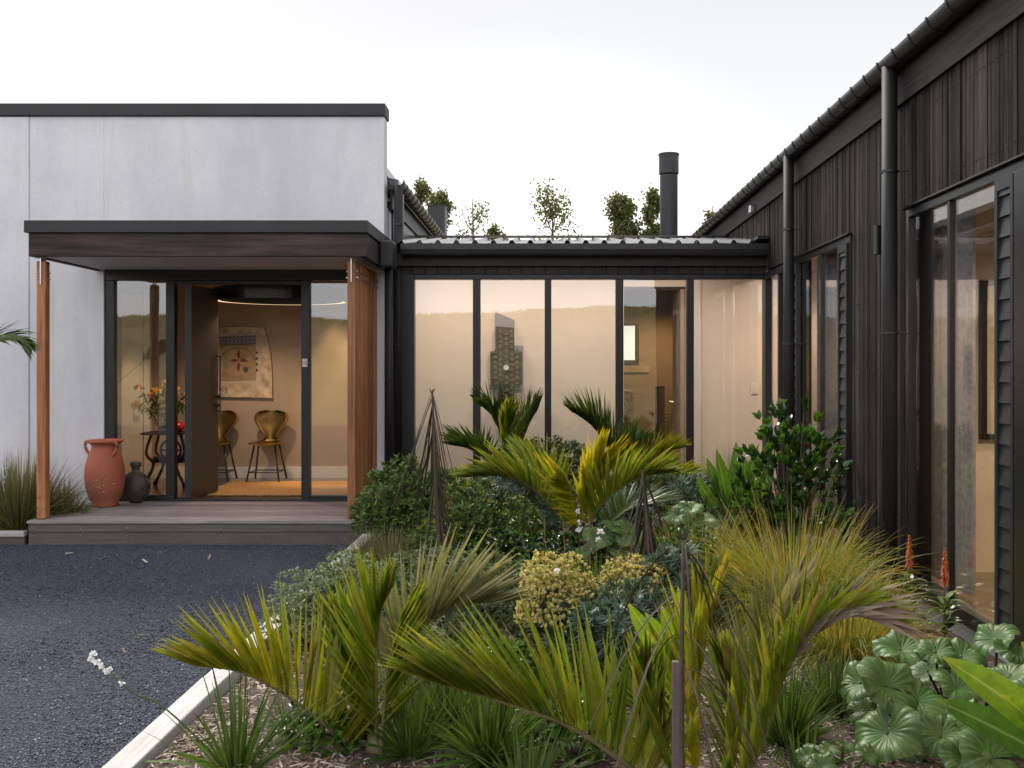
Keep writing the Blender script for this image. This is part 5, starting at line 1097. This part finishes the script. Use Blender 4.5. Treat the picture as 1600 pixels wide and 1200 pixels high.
L_ = [(1408, 1016, 42, -.1, -.3, 4.45), (1385, 1073, 42, -.25, -.9, 4.15), (1430, 1095, 40, .1, -.9, 4.2), (1387, 1145, 42, -.35, -1.1, 4.0), (1345, 1068, 34, -.9, -.6, 4.3), (1462, 1020, 36, .1, -.6, 4.4), (1502, 1027, 40, .2, -.5, 4.45), (1515, 1130, 44, .2, -1.0, 4.1), (1495, 1075, 38, 0, -.7, 4.25), (1555, 1000, 38, 0, -.3, 4.6), (1590, 1020, 36, .3, -.9, 4.5), (1576, 1058, 38, 0, -.5, 4.3), (1470, 1150, 36, -.2, -.9, 4.0), (1505, 1185, 38, -.2, -.8, 3.9), (1548, 1185, 36, .3, -1, 3.9), (1590, 1150, 40, .1, -.8, 4.0), (1450, 1050, 34, -.3, -.4, 4.5), (1420, 1175, 30, -.5, -.7, 4.1), (1350, 1110, 32, -.8, -.8, 4.3), (1600, 1100, 38, .2, -.7, 4.2), (1545, 1085, 36, .1, -.6, 4.35), (1625, 1050, 38, 0, -.6, 4.4), (1635, 1140, 40, 0, -.6, 4.2)]
lig('large clump of round glossy kidney leaves filling the lower right corner', bp(1500, 1190, 4.35), [(P(u, v, yy), r_ * k_ * 1.2, a, b) for u, v, r_, a, b, yy in L_], 61)
lig('small kidney-leaved plant cut by the bottom edge right of centre', bp(1300, 1200, 3.9), [(P(u, v, yy), r_ * 3.9 / F, a, b) for u, v, r_, a, b, yy in ((1262, 1180, 22, -.4, -.6, 3.9), (1295, 1172, 24, .1, -.5, 3.95), (1320, 1165, 18, .3, -.4, 4.0), (1283, 1198, 22, 0, -.9, 3.8), (1355, 1180, 20, .5, -.8, 3.9))], 62)
lig('round-leaved plant at the foot of the mid palm', bp(955, 885, 7.4), [(P(u, v, 7.2), r_ * 7.2 / F, a, b) for u, v, r_, a, b in ((935, 840, 26, -.5, -.5), (960, 825, 24, .1, -.2), (985, 835, 26, .2, -.8), (1010, 850, 22, .4, -.6), (915, 860, 20, -.5, -.9), (970, 858, 22, 0, -.9))], 63)
lig('round-leaved plant between the mid palm and the broad green clump', bp(1090, 860, 8.0), [(P(u, v, 7.8), r_ * 7.8 / F, a, b) for u, v, r_, a, b in ((1060, 805, 22, -.3, -.5), (1080, 795, 22, .1, -.4), (1100, 812, 24, .2, -.8), (1070, 828, 20, -.3, -.8), (1115, 828, 18, .2, -.8), (1048, 820, 16, -.5, -.7))], 64)
# lancewoods
def lancewood(label, base, top, n, L, seed, w_=.0065, spread=.35, r0=.012, zspan=.75, arch=.05, down=-.85):
    t = thing('lancewood', label, 'tree', base, 'young lancewoods'); r = np.random.default_rng(seed); base = np.array(base, float); top = np.array(top, float)
    ax = top - base; QM().tube(spline([base, base + ax * .5 + r.normal(0, .006, 3), top], 12), np.linspace(r0, r0 * .45, 12), 8).build('trunk', M['twig'], t, smooth=True)
    for k in range(3):
        m = n // 3; f = 1 - (r.random(m) ** 1.3) * zspan; a = r.random(m) * 6.283; out_ = np.stack([np.cos(a), np.sin(a), np.zeros(m)], 1)
        p0 = base + ax * f[:, None]; sp_ = spread * r.uniform(.4, 1.5, m)
        D = nrm(out_ * sp_[:, None] + [0, 0, down]); D2 = D
        q = QM().strips(p0 + out_ * .006, D2, L * r.uniform(.55, 1.1, m), w_ * r.uniform(.7, 1.2, m), arch, np.cross(D2, np.cross([0, 0, 1], D2)) + out_, 7, (.6, .8, 1, 1, .9, .5, .1), fold=.35)
        q.build('leaves', G['lance'], t)
    m = 10; a = r.random(m) * 6.283; D = nrm(np.stack([np.cos(a) * .5, np.sin(a) * .5, np.ones(m)], 1)); QM().strips(np.repeat([top - [0, 0, .02]], m, 0), D, .05, .003, 0, (0, -1, .2), 3, (.6, 1, .1)).build('growing_tip', G['lance'], t)
    return t
lancewood('tall lancewood with drooping leaves standing before the first glass pane', bp(692, 975, 7.0), P(675, 612, 7.0), 42, .95, 71, .0065, .26, .014)
lancewood('middle lancewood in front of the round-leaved plants', bp(1020, 950, 6.3), P(1004, 738, 6.3), 44, .62, 72, .008, .34)
lancewood('nearest lancewood crossing the big foreground palm', bp(1068, 1300, 3.3, .05), P(1068, 838, 3.3), 24, .60, 73, .0042, .6, .012, .5, .75, -.1)
tag(QM().box(*(U(1051, 3.2), U(1061, 3.2)), 3.2, 3.222, .02, P(0, 1035, 3.2)[2]).build('garden_stake', M['riser']), 'flat brown timber stake beside the nearest lancewood', 'stake')

# flower stems
def flower_stem(label, pts, blooms, seed, mat='flower', sz=.018):
    t = thing('white_flower', label, 'flower', pts[0], 'white flower stems'); r = np.random.default_rng(seed)
    QM().tube(spline(pts, 20), np.linspace(.004, .0018, 20), 5).build('stalk', G['libertia'], t)
    for b in blooms:
        m = 9; D = nrm(r.normal(0, 1, (m, 3)) + [0, -.4, .3]); q = QM().strips(np.repeat([b], m, 0), D, sz * r.uniform(.7, 1.1, m), sz * .42, .1, nrm(r.normal(0, 1, (m, 3))), 3, (.3, 1, .9, .3)); q.build('bloom', M['flower'], t)
    return t
y = 3.9
flower_stem('white flower stem leaning left over the gravel', [bp(370, 1215), P(262, 1110, 3.95), P(212, 1085, y), P(185, 1062, y), P(150, 1030, y)], [P(*u, y) for u in ((147, 1022), (143, 1030), (160, 1040), (172, 1046), (190, 1066), (152, 1034), (166, 1048))], 1)
flower_stem('white flower stem at the base of the mid palm', [bp(905, 900, 7.0), P(905, 860, 6.9), P(908, 820, 6.9), P(905, 800, 6.9)], [P(*u, 6.9) for u in ((903, 800), (907, 815), (906, 826), (938, 830), (935, 842))], 2, sz=.03)
flower_stem('white flower stem in the gap left of the sage dome', [bp(825, 820, 9.2), P(825, 760, 9.1), P(828, 710, 9.0), P(825, 700, 9.0)], [P(*u, 9.0) for u in ((825, 699), (820, 712), (832, 714), (816, 722), (828, 728), (680, 752), (645, 750), (643, 762))], 3, sz=.035)
flower_stem('white flower stem near the palm closest to the kerb', [bp(643, 1020, 5.2), P(645, 970, 5.2), P(646, 940, 5.2)], [P(*u, 5.2) for u in ((646, 942), (643, 955), (870, 893))], 4, sz=.02)
# seed heads on thin stems around the middle
r = np.random.default_rng(77); 
for (u, v, tp_), lb in zip(((845, 900, 805), (875, 905, 815), (915, 905, 800), (1015, 905, 790)), ('far left', 'second', 'third', 'right')):
    q = QM(); b0 = bp(u, v, 6.8); tpp = P(u + 5, tp_, 6.8); q.tube(spline([b0, (b0 + tpp) / 2 + [.02, 0, 0], tpp], 12), .0025, 5)
    for i in range(16):
        f = .45 + .55 * r.random(); c_ = b0 + (tpp - b0) * f + r.normal(0, .022, 3); m = 4; q.strips(np.repeat([c_], m, 0), nrm(r.normal(0, 1, (m, 3))), .016, .006, 0, nrm(r.normal(0, 1, (m, 3))), 2, (.6, 1, .4))
    lab = {'far left': 'dry brown seed stem left of the mid palm base', 'second': 'dry brown seed stem rising before the mid palm base', 'third': 'dry brown seed stem beside the white blooms at the mid palm', 'right': 'dry brown seed stem right of the round-leaved plant'}[lb]
    tag(q.build('seed_stem', G['dead']), lab, 'seed head', 'dry brown seed stems')
# orange spikes
for (u, v0, v1, yy, lb) in ((1421, 835, 885, 6.1, 'orange flower spike farther from the camera by the tall window'), (1476, 858, 912, 5.6, 'orange flower spike nearer the camera by the tall window sill')):
    a = P(u, v1, yy); b = P(u, v0, yy); t = thing('orange_flower_spike', lb, 'flower', bp(u, 990, yy, .12), 'orange flower spikes')
    m = 210; f = r.random(m) ** .9; ang = r.random(m) * 6.28; rad_ = .027 * np.sin(np.pi * np.clip(f * .8 + .2, 0, 1)) ** .6 * (1 - f * .5); pp = a + (b - a) * f[:, None]
    D = np.stack([np.cos(ang), np.sin(ang), np.full(m, -.5)], 1); QM().strips(pp, D, rad_ + .006, .0042, .2, (0, 0, 1), 2, (.5, 1, .4)).build('florets', M['spike'], t)
    QM().tube([bp(u, 990, yy, .12), b], [.006, .002], 6).build('stalk', M['twig'], t)
    m = 26; ang = r.random(m) * 6.28; z = r.random(m); base = bp(u, 990, yy, .12); D = np.stack([np.cos(ang), np.sin(ang), .3 + r.random(m)], 1)
    QM().strips(base + [0, 0, .05] + (a - base) * (z[:, None] * .6), D, .14, .022, .4, (0, 0, 1), 5, (.3, .8, 1, .7, .1), fold=.3).build('leaves', G['coprosma'], t)

# ================================================================== TREES BEYOND
def poplar(label, u, vtop, Yt, wpx, dens, seed):
    wpx *= 1.45; k = Yt / F; base = np.array([(u - VU) * k, Yt, -.1]); H = EYE + (VV - vtop) * k + .1; wd = wpx * k / 2
    t = thing('poplar', label, 'tree', base, 'poplars beyond the link roof'); r = np.random.default_rng(seed)
    q = QM().tube(spline([base, base + [.1, 0, H * .5], base + [0, 0, H]], 14), np.linspace(.16, .015, 14), 6); tips = []
    for i in range(34):
        z = H * (.25 + .72 * r.random()); a = r.random() * 6.28; ln = wd * (.5 + .6 * r.random()) * (1.15 - (z / H) * .75); p0 = base + [0, 0, z - ln * .9]
        p1 = p0 + np.array([math.cos(a) * ln, math.sin(a) * ln, ln * 1.7]); p1[2] = min(p1[2], H); mid = (p0 + p1) / 2 + [math.cos(a) * ln * .25, math.sin(a) * ln * .25, 0]
        sp = spline([p0, mid, p1], 7); q.tube(sp, np.linspace(.035, .008, 7), 4); tips += list(sp[2:])
    q.build('trunk', M['bark'], t)
    tips = np.array(tips); n = int(8000 * dens); c = tips[r.integers(len(tips), size=n)]; cl = c + r.normal(0, wd * .16, (n, 3)); D = nrm(r.normal(0, 1, (n, 3)))
    QM().strips(cl, D, .12, .045, .1, nrm(r.normal(0, 1, (n, 3))), 2, (.5, 1, .1)).build('crown', G['poplar'], t); return t
poplar('poplar nearest the concrete wing, just clear of its eaves', 656, 272, 42, 34, .8, 81)
poplar('poplar rising behind the box chimney', 686, 303, 40, 42, 1.0, 82)
poplar('sparse pale poplar right of the box chimney', 738, 310, 46, 66, .22, 83)
poplar('very small crown showing low between the two sparse poplars', 778, 360, 46, 40, .5, 84)
poplar('thinly leaved poplar above the third pane', 862, 296, 44, 72, .5, 85)
poplar('dense poplar left of the pair beside the flue', 972, 310, 40, 52, 1.7, 86)
poplar('dense poplar touching the left side of the flue', 1017, 298, 40, 42, 1.7, 87)
poplar('poplar tip showing behind the far eaves of the timber wing', 1113, 322, 42, 30, .6, 88)
